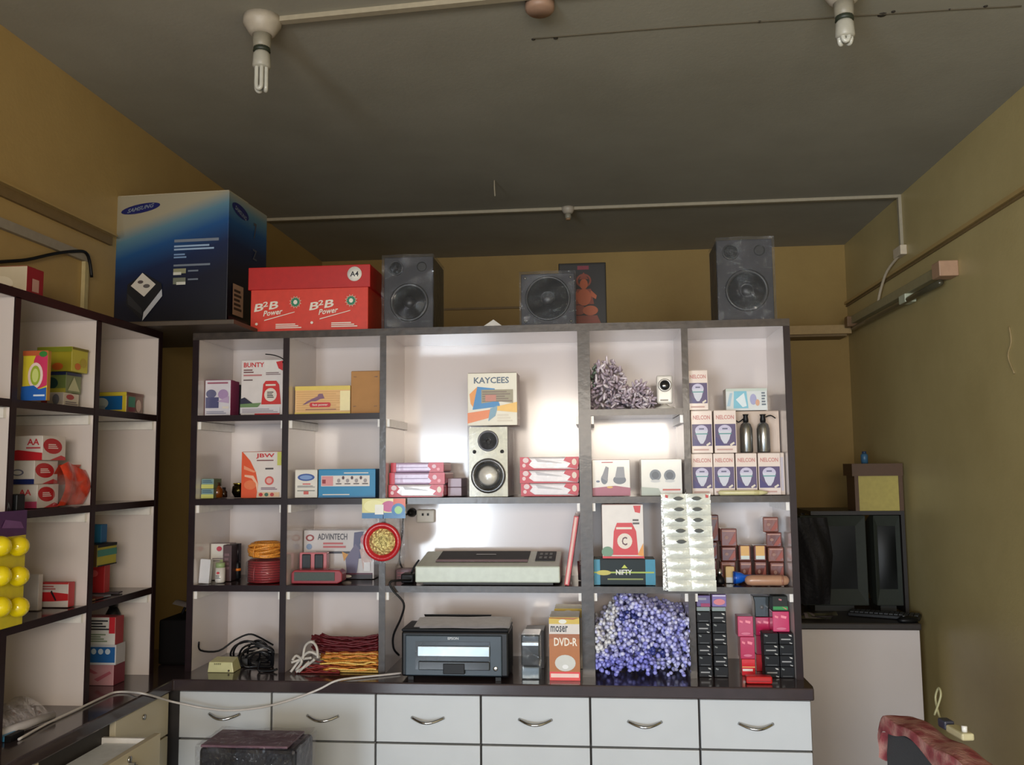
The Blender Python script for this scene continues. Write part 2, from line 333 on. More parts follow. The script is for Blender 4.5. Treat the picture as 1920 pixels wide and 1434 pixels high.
# ---- tube light on the right wall
ya, yb = ax(1772, 515, XR - .05).y, ax(1592, 596, XR - .05).y; zc = 2.262
t = thing('tube_light', 'dusty unlit tube light fitting fixed along the right wall', 'tube light', (XR, (ya + yb) / 2, zc))
h = (yb - ya) / 2
TM = mat((150, 140, 105), .5)
MB().box(-.052, -h, -.012, 0, h, .03, TM).build('batten', t, bevel=.003)
MB().box(-.075, -h - .01, -.028, -.0, -h + .07, .035, mat((176, 140, 112), .5)).build('end_cap', t, bevel=.004)
MB().box(-.075, h - .05, -.028, 0, h + .005, .03, mat((120, 90, 60), .45)).build('end_cap', t, bevel=.004)
MB().box(-.06, -h * .2 - .1, -.05, -.01, -h * .2 - .02, -.012, mat((190, 195, 170), .4)).build('starter', t, bevel=.003)
b = MB(); b.tube([(-.045, -h + .06, -.04), (-.045, 0, -.04), (-.045, h - .05, -.04)], .013, mat((70, 66, 50), .3, 0, .3), 12, 2); b.build('tube', t)
b = MB(); p = Vector((XR, YC, 2.47)); b.box(XR - .03, YC - .05, 2.455, XR, YC + .05, 2.50, mat((205, 190, 165), .5)); b.tube([(XR - .015, YC, 2.465), (XR - .03, YC + .14, 2.42), (XR - .03, YC + .25, 2.35), (XR - .03, YC + .3, 2.294)], .007, mat((190, 175, 150), .5), 8, 4)
tag(b.build('connector_box', bevel=.003), 'small white connector box on the right wall above the tube light', 'junction box')
b = MB(); pts = [ax(px, py, XR - .003) for px, py in ((1892, 612), (1896, 640), (1890, 668), (1902, 700))]; b.tube(pts, .003, mat((150, 130, 90), .7), 6, 4); struct('trim_6', b)

# ================================================================ display rack (centre)
RZ = {1: 1.659, 2: 1.391, 3: 1.12}
YR, YK = 2.70, 2.975
rk = thing('display_rack', 'large open display rack with white compartments and worn dark edges on the counter', 'display rack', (-.35, YR, S4))
def rel(b, t): b.M = Matrix.Translation(-Vector(t.location)); return b
T = .009
def panel(x, z0, z1, name, tk=T, em=M_EDGE):
    o = rel(MB(), rk).box(x - tk, YR + .004, z0, x + tk, YK, z1, M_LAM).build(name, rk)
    rel(MB(), rk).box(x - tk - .001, YR, z0, x + tk + .001, YR + .004, z1, em).build('edge_strip', o)
    if name == 'divider' and abs(x - RX[3]) < .01: o['label'] = 'thick double divider where two racks meet'
    return o
ZT = 1.917
panel(RX[0], S4, ZT, 'side_panel', em=M_DARK); panel(RX[5], S4, ZT, 'side_panel', em=M_DARK)
for i in (1, 2, 4): panel(RX[i], S4, ZT, 'divider', em=M_DARK if i == 1 else M_EDGE)
panel(RX[3], S4, ZT, 'divider', .018)
o = rel(MB(), rk).box(RX[0] - T, YR + .004, ZT, RX[5] + T, YK + .012, 1.937, M_LAM, top=M_TOP).build('top_board', rk)
rel(MB(), rk).box(RX[0] - T - .001, YR - .001, ZT - .002, RX[5] + T + .001, YR + .004, 1.938, M_EDGE).build('edge_strip', o)
rel(MB(), rk).box(RX[0] - T, YK, S4, RX[5] + T, YK + .012, ZT, M_LAM).build('back_panel', rk)
def shelf(c, z, em=M_DARK):
    tl = .018 if c == 3 else T; tr = .018 if c == 2 else T
    x0, x1 = RX[c] + tl, RX[c + 1] - tr
    o = rel(MB(), rk).box(x0, YR + .006, z - .009, x1, YK, z + .0085, M_LAM, top=M_TOP).build('shelf', rk)
    rel(MB(), rk).box(x0, YR + .001, z - .010, x1, YR + .006, z + .0095, em).build('edge_strip', o)
for c in range(5):
    for s in (1, 2, 3):
        if s == 1 and c in (2, 4): continue
        shelf(c, RZ[s], M_DARK if c in (0, 1) else M_EDGE)
for c in range(5):
    for s in (1, 2, 3):
        if s == 1 and c == 4: continue
        x0 = RX[c] + (.018 if c == 3 else T); x1 = RX[c + 1] - (.018 if c == 2 else T)
        rel(MB(), rk).box(x0, YR + .012, RZ[s] - .035, x0 + .010, YK, RZ[s] - .0105, WHITE).build('cleat', rk)
        rel(MB(), rk).box(x1 - .010, YR + .012, RZ[s] - .035, x1, YK, RZ[s] - .0105, WHITE).build('cleat', rk)
# ================================================================ counter and drawers
YCT = 2.60; XLC = -1.29
b = MB(); b.prism([(XL + .002, 1.2), (XLC, 1.2), (XLC, YCT), (.600, YCT), (.605, 2.63), (.605, 3.02), (XL + .002, 3.02)], .828, S4, M_TOP, 'xy')
tag(b.build('countertop', bevel=.004), 'dark grey L-shaped countertop under the rack and left shelves', 'countertop')
DX = [ay(px, 1345, 2.62).x for px in (322, 510, 705, 902, 1107, 1311, 1518)]
DX[0] = XLC + .012; DX[-1] = .595
dz = (ay(900, 1396, 2.615).z)
cb = thing('drawer_cabinet', 'long white drawer cabinet under the counter with chrome bow handles', 'drawer cabinet', (-.35, 2.62, 0))
rel(MB(), cb).box(XLC - .25, 2.634, .06, .597, 3.0, .8275, M_DRAWER, front=mat((50, 46, 44), .6)).build('cabinet_body', cb)
rel(MB(), cb).box(XLC, 2.67, 0.001, .58, 2.98, .06, M_DARK).build('plinth', cb)
rows = [(.8265, dz), (dz, .38), (.38, .06)]
for k in range(6):
    for r_, (zt_, zb_) in enumerate(rows):
        o = rel(MB(), cb).box(DX[k] + .003, 2.614, zb_ + .003, DX[k + 1] - .003, 2.633, zt_ - .003, M_DRAWER).build('drawer', cb, bevel=.0015)
        xc = (DX[k] + DX[k + 1]) / 2 + (-.0 if r_ else 0); zc_ = (zt_ + zb_) / 2 + .0
        pts = [(xc + (i / 8 - .5) * .096, 2.614 - .022 * math.sin(PI * i / 8) - .001, zc_ - .010 * math.sin(PI * i / 8) + .004) for i in range(9)]
        b = rel(MB(), cb).tube(pts, .0045, M_CHROME, 8, 2); b.build('handle', o)['label'] = 'chrome bow handle'
# ---- left base cabinet with drawers facing right
lb = thing('base_cabinet', 'cream base cabinet with locked drawers under the left counter', 'base cabinet', (XLC - .02, 2.0, 0))
rel(MB(), lb).box(XL + .005, 1.2, .06, XLC - .03, 2.60, .8275, M_CREAM, side=mat((50, 46, 44), .6)).build('cabinet_body', lb)
yA = ax(275, 1360, XLC - .012).y
def ldrawer(y0, y1, z0, z1, out=0):
    o = rel(MB(), lb).box(XLC - .029 + out, y0 + .003, z0 + .003, XLC - .011 + out, y1 - .003, z1 - .003, M_CREAM).build('drawer', lb, bevel=.0015)
    rel(MB(), lb).lathe([(.008, 0), (.008, .004), (.003, .005)], M_CHROME, 12, (XLC - .011 + out, (y0 + y1) / 2, (z0 + z1) / 2 + .03), 'x').build('lock', o); return o
ys = [2.60, 2.30, 1.98, 1.66, 1.34]
for k in range(4):
    for z0, z1 in ((.70, .8265), (.38, .70), (.06, .38)):
        if k == 1 and z1 > .8: continue
        ldrawer(ys[k + 1], ys[k], z0, z1)
# the open drawer
o = ldrawer(ys[2], ys[1], .70, .800, .13)
b = rel(MB(), lb); X1 = XLC - .029 + .13
b.box(XLC - .03, ys[2] + .02, .715, X1, ys[2] + .03, .79, WHITE).box(XLC - .03, ys[1] - .03, .715, X1, ys[1] - .02, .79, WHITE).box(XLC - .03, ys[2] + .02, .705, X1, ys[1] - .02, .715, WHITE)
b.build('drawer_box', lb)
b = rel(MB(), lb); yk = (ys[1] + ys[2]) / 2; zk = .785
b.box(XLC + .12, yk - .004, zk - .02, XLC + .135, yk + .004, zk - .012, M_CHROME).lathe([(.013, 0), (.013, .003)], M_CHROME, 12, (XLC + .135, yk, zk - .03), 'x').box(XLC + .122, yk + .004, zk - .055, XLC + .125, yk + .012, zk - .03, M_CHROME)
b.build('key', o)
b = MB(); b.box(XLC - .02, ys[2] + .04, .7155, XLC + .09, ys[1] - .035, .778, mat((224, 228, 230), .5)); tag(b.build('paper_stack'), 'stack of white paper lying in the pulled-out drawer', 'paper')
# ================================================================ left shelf unit
XS = -1.39; LY = [ax(20, 900, XS).y - .33, ax(20, 900, XS).y, ax(177, 900, XS).y, ax(295, 900, XS).y]
LY[0] = LY[1] - (LY[2] - LY[1]); LYm = LY[0] - .33
ls = thing('shelf_unit', 'open shelf unit on the left wall with white compartments and dark edges', 'shelf unit', (XS, LY[2], S4))
for i, y in enumerate([LYm] + LY):
    o = rel(MB(), ls).box(XL + .012, y - T, S4, XS - .004, y + T, 1.917, M_LAM).build('side_panel' if i in (0, 4) else 'divider', ls)
    rel(MB(), ls).box(XS - .004, y - T - .001, S4, XS, y + T + .001, 1.917, M_DARK).build('edge_strip', o)
o = rel(MB(), ls).box(XL + .001, LYm - T, 1.917, XS - .004, LY[3] + T, 1.937, M_LAM, top=M_TOP).build('top_board', ls)
rel(MB(), ls).box(XS - .004, LYm - T, 1.915, XS, LY[3] + T, 1.938, M_DARK).build('edge_strip', o)
rel(MB(), ls).box(XL + .001, LYm - T, S4, XL + .011, LY[3] + T, 1.917, M_LAM).build("back_panel", ls)
YY = [LYm] + LY
for i in range(4):
    for s in (1, 2, 3):
        o = rel(MB(), ls).box(XL + .012, YY[i] + T, RZ[s] - .009, XS - .006, YY[i + 1] - T, RZ[s] + .0085, M_LAM, top=M_TOP).build('shelf', ls)
        rel(MB(), ls).box(XS - .006, YY[i] + T, RZ[s] - .010, XS - .001, YY[i + 1] - T, RZ[s] + .0095, M_DARK).build('edge_strip', o)
        rel(MB(), ls).box(XL + .02, YY[i + 1] - T - .011, RZ[s] - .036, XS - .012, YY[i + 1] - T - .0005, RZ[s] - .0105, WHITE).build('cleat', ls)
# ================================================================ things on top of the rack
BLU = (10, 40, 92)
def samsung_mat():
    M = bpy.data.materials.new('printed_blue_fade'); M.use_nodes = True; nt = M.node_tree; N = nt.nodes; L = nt.links; b = N['Principled BSDF']
    tc = N.new('ShaderNodeTexCoord'); sp = N.new('ShaderNodeSeparateXYZ'); L.new(tc.outputs['Object'], sp.inputs[0])
    a = N.new('ShaderNodeMath'); a.operation = 'MULTIPLY_ADD'; a.inputs[1].default_value = -.32; L.new(sp.outputs[0], a.inputs[0]); L.new(sp.outputs[2], a.inputs[2])
    mr = N.new('ShaderNodeMapRange'); mr.inputs['From Min'].default_value = 0; mr.inputs['From Max'].default_value = .53; L.new(a.outputs[0], mr.inputs[0])
    rp = N.new('ShaderNodeValToRGB'); el = rp.color_ramp.elements
    for pos, c in ((.0, (5, 8, 20)), (.30, (6, 14, 38)), (.48, (8, 32, 72)), (.62, (18, 74, 128)), (.73, (84, 122, 140)), (.82, (156, 148, 126))):
        e_ = el[0] if pos == 0 else el.new(pos); e_.position = pos; e_.color = tuple(lin(x) for x in c) + (1,)
    el[-1].position = 1; el[-1].color = el[-2].color
    L.new(mr.outputs[0], rp.inputs[0]); L.new(rp.outputs[0], b.inputs['Base Color']); b.inputs['Roughness'].default_value = .45; return M
SM = samsung_mat()
c0 = az(430, 357, 2.447); c1 = az(219, 369, 2.447); W = (c0 - c1).length; ang = math.atan2((c0 - c1).y, (c0 - c1).x); zb = 1.9545
t = thing('printer_carton', 'big blue and white electronics carton with oval logo on top of the shelf corner', 'box', ((c0.x + c1.x) / 2, (c0.y + c1.y) / 2, zb), ang)
H = 2.447 - zb; D = .31
MB().box(-W / 2, 0, 0, W / 2, D, H, SM, side=SM, top=mat((130, 120, 100), .6)).build('carton_body', t, bevel=.002)
NAVY = (16, 26, 92); LG = (118, 128, 142)
b = MB().prints([('tell', .22, .905, .175, .033, .12, NAVY), ('slant', 'SAMSUNG', .10, .875, .33, .905, .035, LG),
    ('lines', .53, .64, .92, .675, 1, LG), ('lines', .53, .585, .88, .63, 2, (150, 175, 205)), ('lines', .53, .53, .64, .57, 2, (120, 150, 190)), ('lines', .53, .47, .85, .495, 1, LG),
    ('rect', .53, .425, .64, .46, (150, 150, 120)), ('rect', .53, .415, .60, .435, (210, 210, 200)), ('rect', .53, .35, .64, .395, (120, 125, 110)), ('rect', .56, .345, .64, .365, (215, 215, 205)), ('lines', .66, .43, .75, .45, 1, LG), ('lines', .66, .37, .75, .39, 1, LG),
    ('poly', [(.12, .22), (.27, .10), (.44, .27), (.43, .36), (.27, .44), (.13, .36)], (22, 26, 34)), ('poly', [(.27, .10), (.44, .27), (.435, .32), (.28, .16)], (190, 195, 205)),
    ('poly', [(.16, .35), (.28, .27), (.38, .355), (.26, .44)], (215, 210, 200)), ('ell', .245, .375, .025, .012, (90, 80, 80)), ('ell', .30, .345, .03, .014, (100, 95, 95)), ('poly', [(.13, .30), (.26, .19), (.27, .14), (.14, .22)], (44, 46, 52))], W, H)
b.build('printing', t); b = MB()
b.prints([('tell', .28, .90, .21, .045, -.06, NAVY), ('slant', 'SAMSUNG', .14, .895, .42, .925, -.04, LG), ('text', '7', .62, .76, .70, .88, (70, 70, 80)), ('text', 'Z', .60, .60, .72, .68, (70, 75, 90)), ('rect', .12, .14, .38, .36, (190, 150, 120)), ('lines', .15, .17, .34, .33, 5, (70, 50, 45)), ('rect', .02, .0, .5, .12, (60, 18, 36))], W, H, 'right', D)
b.build('side_printing', t)
MB().box(-W / 2 + .003, .003, H, W / 2 - .003, D * .5, H + .003, mat((180, 170, 145), .6)).build('top_flap', t)
# board under it
b = MB(); b.box(-1.60, 2.545, 1.9386, -1.10, 3.0, 1.9535, mat((74, 62, 50), .5)); tag(b.build('wooden_board', bevel=.002), 'flat brownish board bridging the corner under the big blue carton', 'board')
# red paper carton
RED = (196, 44, 30)
x, W, H = std(470, 690, 540, 2.735, STOP)
t = thing('paper_carton', 'red copier paper carton with a lid marked A4 on top of the rack', 'box', (x, 2.735, STOP + .0005)); D = .30
MB().box(-W / 2, 0, 0, W / 2, D, H, mat((204, 56, 38), .5, bump=.03)).build('carton_body', t, bevel=.0015)
z2 = ay(575, 499, 2.73).z - STOP
MB().box(-W / 2 - .008, -.006, H - .003, W / 2 + .008, D + .008, z2, mat((176, 26, 24), .45)).build('lid', t, bevel=.002)
WT = (226, 215, 200); GRN = (34, 120, 88)
pr = []
for s in (0, .475):
    pr += [('slant', 'B B', .03 + s, .48, .235 + s, .66, .07, WT), ('slant', '2', .105 + s, .58, .15 + s, .70, .02, WT), ('slant', 'Power', .11 + s, .37, .27 + s, .50, .05, WT), ('poly', [(.12 + s, .27), (.38 + s, .45), (.38 + s, .465), (.12 + s, .29)], WT)]
    cx, cy = .385 + s, .68
    pr += [('poly', [(cx + .055 * (1 if k % 2 else .7) * math.cos(k * PI / 12), cy + .15 * (1 if k % 2 else .7) * math.sin(k * PI / 12)) for k in range(24)], (208, 150, 130)), ('poly', [(cx + .042 * (1 if k % 2 else .78) * math.cos(k * PI / 12), cy + .115 * (1 if k % 2 else .78) * math.sin(k * PI / 12)) for k in range(24)], GRN), ('ell', cx, cy, .017, .05, WT),
           ('ell', .055 + s, .20, .012, .03, WT), ('lines', .22 + s, .08, .44 + s, .20, 3, WT)]
b = MB().prints(pr, W, H); b.build('printing', t)
b = MB(Matrix.Translation((W * .39, -.008, H + (z2 - H) * .56))); b.lathe([(.024, 0), (.024, .001)], mat((226, 222, 212), .5), 24, (0, 0, 0), 'y'); v, f = text_mesh('A4', True); b.add([((a - .5) * .028, -.0022, (c_ - .5) * .017) for a, c_ in v], f, mat((30, 30, 40), .5)); b.build('lid_sticker', t)
# speakers
WR = wrapmat(); 
def ring(b, cx, cz, r, tk, m, y=0., n=28, cone=None, dust=None, mc=None):
    b.lathe([(r, 0), (r, .006), (r - tk * .3, .009), (r - tk, .006), (r - tk, .001)], m, n, (cx, y, cz), 'y')
    b.lathe([(r - tk * 1.05, .0015), (r * .35, .0008), (.001, .0006)], cone or m, n, (cx, y - .0005, cz), 'y')
    b.lathe([(r * .32, .001), (r * .27, .008), (r * .12, .012), (.001, .013)], dust or m, 20, (cx, y, cz), 'y')
def speaker(name, label, px0, px1, pyt, Y, zb, D, body, parts, wrap=True, rz=0, group=None, wt=.004):
    x, W, H = std(px0, px1, pyt, Y, zb)
    t = thing(name, label, 'speaker', (x, Y, zb + .0005), rz, group)
    MB().box(-W / 2, 0, 0, W / 2, D, H, body).build('cabinet', t, bevel=.003)
    for nm, fn in parts(W, H): 
        b = MB(); fn(b); b.build(nm, t)
    if wrap:
        random.seed(int(px0)); rr = random.Random(int(px0))
        def fr(u, v): return ((u - .5) * (W + .008), -.014 - .004 * math.sin(u * 9 + v * 4) - .003 * math.sin(v * 17 - u * 6) - rr.random() * .0025, v * (H + .004) + .001)
        b = MB(); b.sheet(fr, 16, 24, WR)
        b.add([((W + .008) / 2, -.014, .001), ((W + .008) / 2, D, .001), ((W + .008) / 2, D, H + .005), ((W + .008) / 2, -.014, H + .005), (-(W + .008) / 2, -.014, .001), (-(W + .008) / 2, D, .001), (-(W + .008) / 2, D, H + .005), (-(W + .008) / 2, -.014, H + .005)], [(0, 1, 2, 3), (5, 4, 7, 6), (3, 2, 6, 7)], WR)
        b.build('plastic_wrap', t)
    return t
SG = mat((34, 33, 38), .55, spec=.3); SG2 = mat((18, 18, 21), .4, spec=.4); SC1 = mat((26, 25, 29), .55, spec=.3)
def two_way(W, H):
    return [('tweeter', lambda b: ring(b, -W * .25, H * .845, W * .15, W * .03, SG2, cone=SC1, dust=SG2)), ('bass_port', lambda b: b.lathe([(W * .10, 0), (W * .10, .002), (W * .07, .002)], mat((6, 6, 8), .6), 20, (W * .27, 0, H * .86), 'y')),
            ('woofer', lambda b: ring(b, W * .02, H * .37, W * .39, W * .07, SG2, cone=SC1, dust=SG2))]
speaker('speaker', 'tall grey two-way speaker in clear film standing right of the red paper carton', 720, 812, 482, 2.74, STOP, .20, SG, two_way)
speaker('speaker', 'tall grey two-way speaker in shiny film at the right end of the rack top', 1345, 1450, 449, 2.735, STOP, .17, SG, two_way)
def sub_parts(W, H): return [('woofer', lambda b: ring(b, 0, H * .52, W * .42, W * .05, SG2, cone=SC1, dust=SG2)), ('front_screw', lambda b: [b.lathe([(.004, 0), (.004, .002)], M_CHROME, 8, (sx * W * .42, 0, sz * H), 'y') for sx in (-1, 1) for sz in (.08, .92)])]
speaker('speaker', 'square dark speaker box with one big round woofer in film on the rack', 977, 1078, 513, 2.735, STOP, .15, SG, sub_parts)
# framed picture
x, W, H = std(1048, 1137, 493, 2.92, STOP)
t = thing('framed_picture', 'black framed picture of a golden seated statue behind the square speaker', 'picture', (x, 2.90, STOP + .0005), 0); t.rotation_euler = (R(-4), 0, 0)
MB().box(-W / 2, 0, 0, W / 2, .014, H, mat((14, 13, 15), .3, 0, .2)).build('frame', t, bevel=.002)
OR1, OR2 = (104, 42, 26), (140, 66, 34)
MB().prints([('rect', .03, .03, .97, .97, (12, 12, 16)), ('rect', .40, .90, .64, .955, (96, 22, 40)), ('ell', .53, .74, .16, .10, OR1), ('ell', .53, .74, .12, .075, (30, 16, 16)), ('ell', .53, .69, .085, .075, OR2), ('poly', [(.43, .76), (.53, .86), (.63, .76)], OR1), ('poly', [(.38, .62), (.68, .62), (.74, .40), (.34, .40)], OR1), ('ell', .53, .50, .15, .12, OR2), ('poly', [(.68, .60), (.80, .52), (.78, .47), (.66, .52)], OR2), ('poly', [(.38, .60), (.30, .48), (.36, .44), (.42, .52)], OR2), ('ell', .42, .32, .15, .07, OR1), ('ell', .66, .31, .16, .07, OR2), ('poly', [(.30, .24), (.80, .24), (.88, .12), (.84, .06), (.34, .06), (.26, .13)], OR1), ('lines', .30, .08, .86, .22, 3, (110, 40, 26)), ('ell', .86, .07, .05, .015, (210, 170, 120))], W, H, off=.001).build('picture_print', t)
p = ay(924, 600, 2.72); b = MB(); b.add([(p.x - .030, 2.715, STOP + .001), (p.x + .030, 2.713, STOP + .001), (p.x, 2.735, ay(924, 599, 2.735).z), (p.x + .002, 2.78, STOP + .001)], [(0, 1, 2), (1, 3, 2), (3, 0, 2), (0, 3, 1)], WHITE)
tag(b.build('paper_scrap'), 'small white folded paper triangle standing on the rack top edge', 'paper')

# ================================================================ column 1 and 2
LIL = (120, 90, 130)
pbox('small_carton', 'slim white and purple baby product carton in the top left compartment', 'box', 384, 432, 713, 2.75, S1, .07, (214, 208, 214), side=(150, 60, 100), prints=[('ell', .25, .62, .2, .12, (96, 96, 128)), ('rect', .04, .22, .55, .52, (78, 78, 118)), ('ell', .72, .6, .2, .14, (170, 140, 180)), ('poly', [(.5, .4), (.95, .55), (.95, .35)], (186, 160, 192)), ('lines', .1, .88, .9, .96, 1, (160, 90, 110)), ('lines', .08, .05, .85, .14, 2, (150, 150, 170)), ('rect', .7, .2, .95, .26, WT)], left=[('rect', 0, 0, 1, 1, (150, 30, 60))])
RD = (200, 36, 40)
pbox('mosquito_machine_carton', 'white carton picturing a red device with red title, top left compartment', 'box', 452, 530, 675, 2.775, S1, .09, (222, 214, 210), side=(190, 185, 180), rz=0, prints=[('text', 'BUNTY', .06, .87, .55, .955, RD), ('lines', .06, .76, .3, .84, 2, (120, 80, 80)), ('lines', .06, .70, .5, .75, 1, (190, 120, 120)), ('lines', .06, .62, .28, .66, 1, (110, 90, 90)), ('rect', .56, .78, .97, .99, (224, 218, 212)), ('poly', [(.84, .96), (1, .98), (1, .80), (.9, .84)], RD), ('lines', .6, .72, .95, .78, 2, (140, 120, 120)),
  ('poly', [(.50, .20), (.54, .56), (.60, .62), (.85, .62), (.92, .55), (.97, .20)], (205, 40, 36)), ('rect', .60, .53, .84, .56, WT), ('ell', .72, .37, .15, .12, WT), ('lines', .64, .31, .80, .43, 4, (60, 50, 50)), ('poly', [(0, .30), (.1, .33), (.3, .22), (.0, .20)], (40, 38, 60)), ('poly', [(0, .21), (.5, .23), (.4, .14), (0, .14)], (110, 140, 90)), ('rect', .0, .04, .95, .15, (220, 214, 216)), ('lines', .05, .05, .9, .13, 3, (160, 150, 160)), ('rect', .35, 0, .95, .04, RD)])
x, W, H = std(434, 450, 722, 2.83, S1); carton('black_box', 'narrow dark box added as the shadow between two white cartons, top left compartment', 'box', (x, 2.83, S1 + .0005), W, .08, H, (30, 28, 34))  # dark box put in the gap where only shadow falls
tubes_thing('thin_cable', 'short black wire curving out above the red device carton', 'cable', [([ay(498, 664, 2.82), ay(515, 666, 2.79), ay(531, 673, 2.735), ay(530, 680, 2.735)], .0018)], BLACK)
YL = (222, 196, 92)
pbox('tea_carton', 'long yellow wooden-look carton with a leaping cat logo, second top compartment', 'box', 553, 657, 724, 2.75, S1, .09, (228, 184, 122), side=(170, 120, 70), prints=[('rect', 0, .86, 1, 1, YL), ('rect', 0, 0, 1, .08, YL), ('lines', .03, .12, .97, .84, 9, (214, 166, 104)), ('poly', [(.14, .34), (.22, .46), (.30, .54), (.44, .66), (.50, .74), (.52, .64), (.54, .56), (.46, .54), (.38, .46), (.30, .46), (.20, .36)], (128, 88, 112)), ('ell', .46, .66, .045, .07, (128, 88, 112)), ('rect', .30, .25, .62, .42, RD), ('ell', .30, .335, .03, .085, RD), ('ell', .62, .335, .03, .085, RD), ('text', 'fast power', .32, .28, .6, .38, WT), ('lines', .2, .14, .75, .2, 1, (150, 100, 80)), ('rect', .82, .12, 1, .82, (240, 225, 170))])
pbox('brown_carton', 'plain brown cardboard carton beside the long yellow one, second top compartment', 'box', 658, 712, 696, 2.745, S1, .10, (176, 128, 76), side=(140, 98, 56), rough=.7, coat=0, prints=[('poly', [(.08, .88), (.2, .87), (.2, .86), (.1, .865)], (110, 76, 46)), ('poly', [(.8, .87), (.93, .88), (.92, .85), (.82, .86)], (110, 76, 46)), ('poly', [(.08, .16), (.2, .17), (.18, .18), (.1, .18)], (110, 76, 46)), ('poly', [(.8, .16), (.93, .17), (.92, .18), (.82, .175)], (110, 76, 46))])
# row 2
for k, (a, b_) in enumerate(((918, 937), (898, 918))):
    x, W, H = std(368, 391, 898, 2.74, S2); zz = S2 + .0005 + k * (H / 2 + .0006)
    carton('small_carton', ('lower' if k == 0 else 'upper') + ' of two tiny teal and yellow cartons, second row far left', 'box', (x, 2.74, zz), W, .06, H / 2 - .0008, (120, 150, 150), side=(110, 120, 90), prints=[('rect', 0, 0, 1, .42, (200, 200, 110)), ('lines', .1, .55, .9, .9, 2, (70, 100, 120))], group='two tiny teal and yellow cartons')
def jar(name, label, cat, px, pyt, px1, Y, zb, prof, m, capm, group=None, capn='cap'):
    x, W, H = std(px, px1, pyt, Y, zb); t = thing(name, label, cat, (x, Y + W / 2, zb + .0005), 0, group)
    MB().lathe([(r * W / 2, z * H) for r, z in prof if z <= .8], m, 20).build('glass_body', t); MB().lathe([(r * W / 2, z * H) for r, z in prof if z >= .8], capm, 20).build(capn, t); return t
JP = [(.8, 0), (1, .05), (1, .55), (.6, .75), (.5, .8), (.55, .8), (.55, 1), (.5, 1)]
jar('bottle', 'small amber glass bottle next to tiny cartons, second row left', 'bottle', 393, 905, 413, 2.76, S2, JP, mat((140, 70, 20), .1, 0, .3, trans=.4), mat((60, 35, 20), .4))
b = MB(); x, W, H = std(408, 422, 915, 2.8, S2)
jar('bottle', 'little dark bottle behind the amber one, second row left', 'bottle', 410, 914, 423, 2.80, S2, JP, mat((50, 30, 20), .15, 0, .3), BLACK)
x, W, H = std(426, 452, 906, 2.78, S2)
t = thing('brass_pot', 'small dark brass pot with a bright rim beside the orange carton', 'pot', (x, 2.82, S2 + .0005))
MB().lathe([(W * .3, 0), (W * .5, H * .35), (W * .46, H * .75), (W * .34, H * .86)], mat((50, 42, 14), .18, .9), 24).build('pot_body', t); MB().lathe([(W * .34, H * .86), (W * .42, H * .93), (W * .40, H)], mat((200, 180, 80), .2, 1), 24).build('rim', t)
ORG = (226, 84, 34)
pbox('orange_carton', 'white and orange carton with three big red letters, second row left compartment', 'box', 453, 528, 847, 2.755, S2, .10, (224, 214, 206), side=(180, 90, 60), prints=[('poly', [(0, 0), (0, 1), (.02, 1), (.22, .80), (.36, .55), (.42, .30), (.38, .0)], ORG), ('poly', [(.06, .70), (.38, .56), (.30, .55), (.06, .62)], (236, 150, 110)), ('poly', [(.08, .50), (.30, .48), (.42, .30), (.40, .12), (.36, .30), (.26, .42), (.08, .46)], (240, 190, 160)), ('ell', .22, .28, .15, .1, (232, 120, 70)), ('text', 'JBW', .36, .85, .82, .96, RD), ('lines', .38, .79, .8, .83, 1, (120, 60, 60)), ('ell', .70, .37, .11, .095, (214, 90, 80)), ('ell', .70, .37, .07, .06, (226, 170, 160)), ('lines', .6, .60, .8, .66, 1, (70, 60, 60)), ('lines', .5, .17, .9, .23, 2, (130, 100, 120)), ('rect', .42, .02, .96, .12, (226, 190, 150)), ('ell', .5, .07, .05, .04, RD), ('ell', .64, .07, .05, .04, (60, 110, 90)), ('ell', .78, .07, .05, .04, (190, 60, 60)), ('rect', .90, .70, 1, .99, (200, 200, 90))])
pbox('bulb_carton', 'small white carton with a blue oval mark, second row second compartment', 'box', 553, 595, 881, 2.735, S2, .05, (222, 216, 204), side=(190, 184, 172), prints=[('ell', .5, .73, .38, .13, (50, 80, 150)), ('ell', .5, .73, .28, .08, (120, 150, 200)), ('lines', .35, .46, .7, .52, 1, RD), ('lines', .12, .36, .9, .44, 2, (120, 120, 120)), ('rect', .4, .12, .62, .24, (200, 90, 80)), ('lines', .12, .22, .9, .28, 1, (130, 130, 120))])
BL = (20, 130, 178)
pr = [('rect', .05, .40, .90, .78, (222, 214, 206)), ('rect', .06, .42, .26, .76, (214, 140, 140)), ('rect', .07, .50, .13, .64, (140, 20, 30)), ('lines', .45, .84, .88, .90, 1, WT), ('lines', .08, .08, .55, .14, 1, WT), ('rect', 0, 0, 1, .05, (16, 100, 150))]
for k in range(4): pr += [('ell', .36 + k * .155, .60, .028, .07, (150, 140, 140)), ('lines', .31 + k * .155, .46, .41 + k * .155, .52, 1, (60, 40, 40))]
for k in range(3): pr += [('ell', .44 + k * .155, .70, .02, .06, (70, 20, 30))]
pbox('power_strip_carton', 'long blue carton showing a white power strip, second row second compartment', 'box', 597, 704, 880, 2.728, S2, .10, BL, side=(14, 80, 120), top=(20, 130, 178), prints=pr)
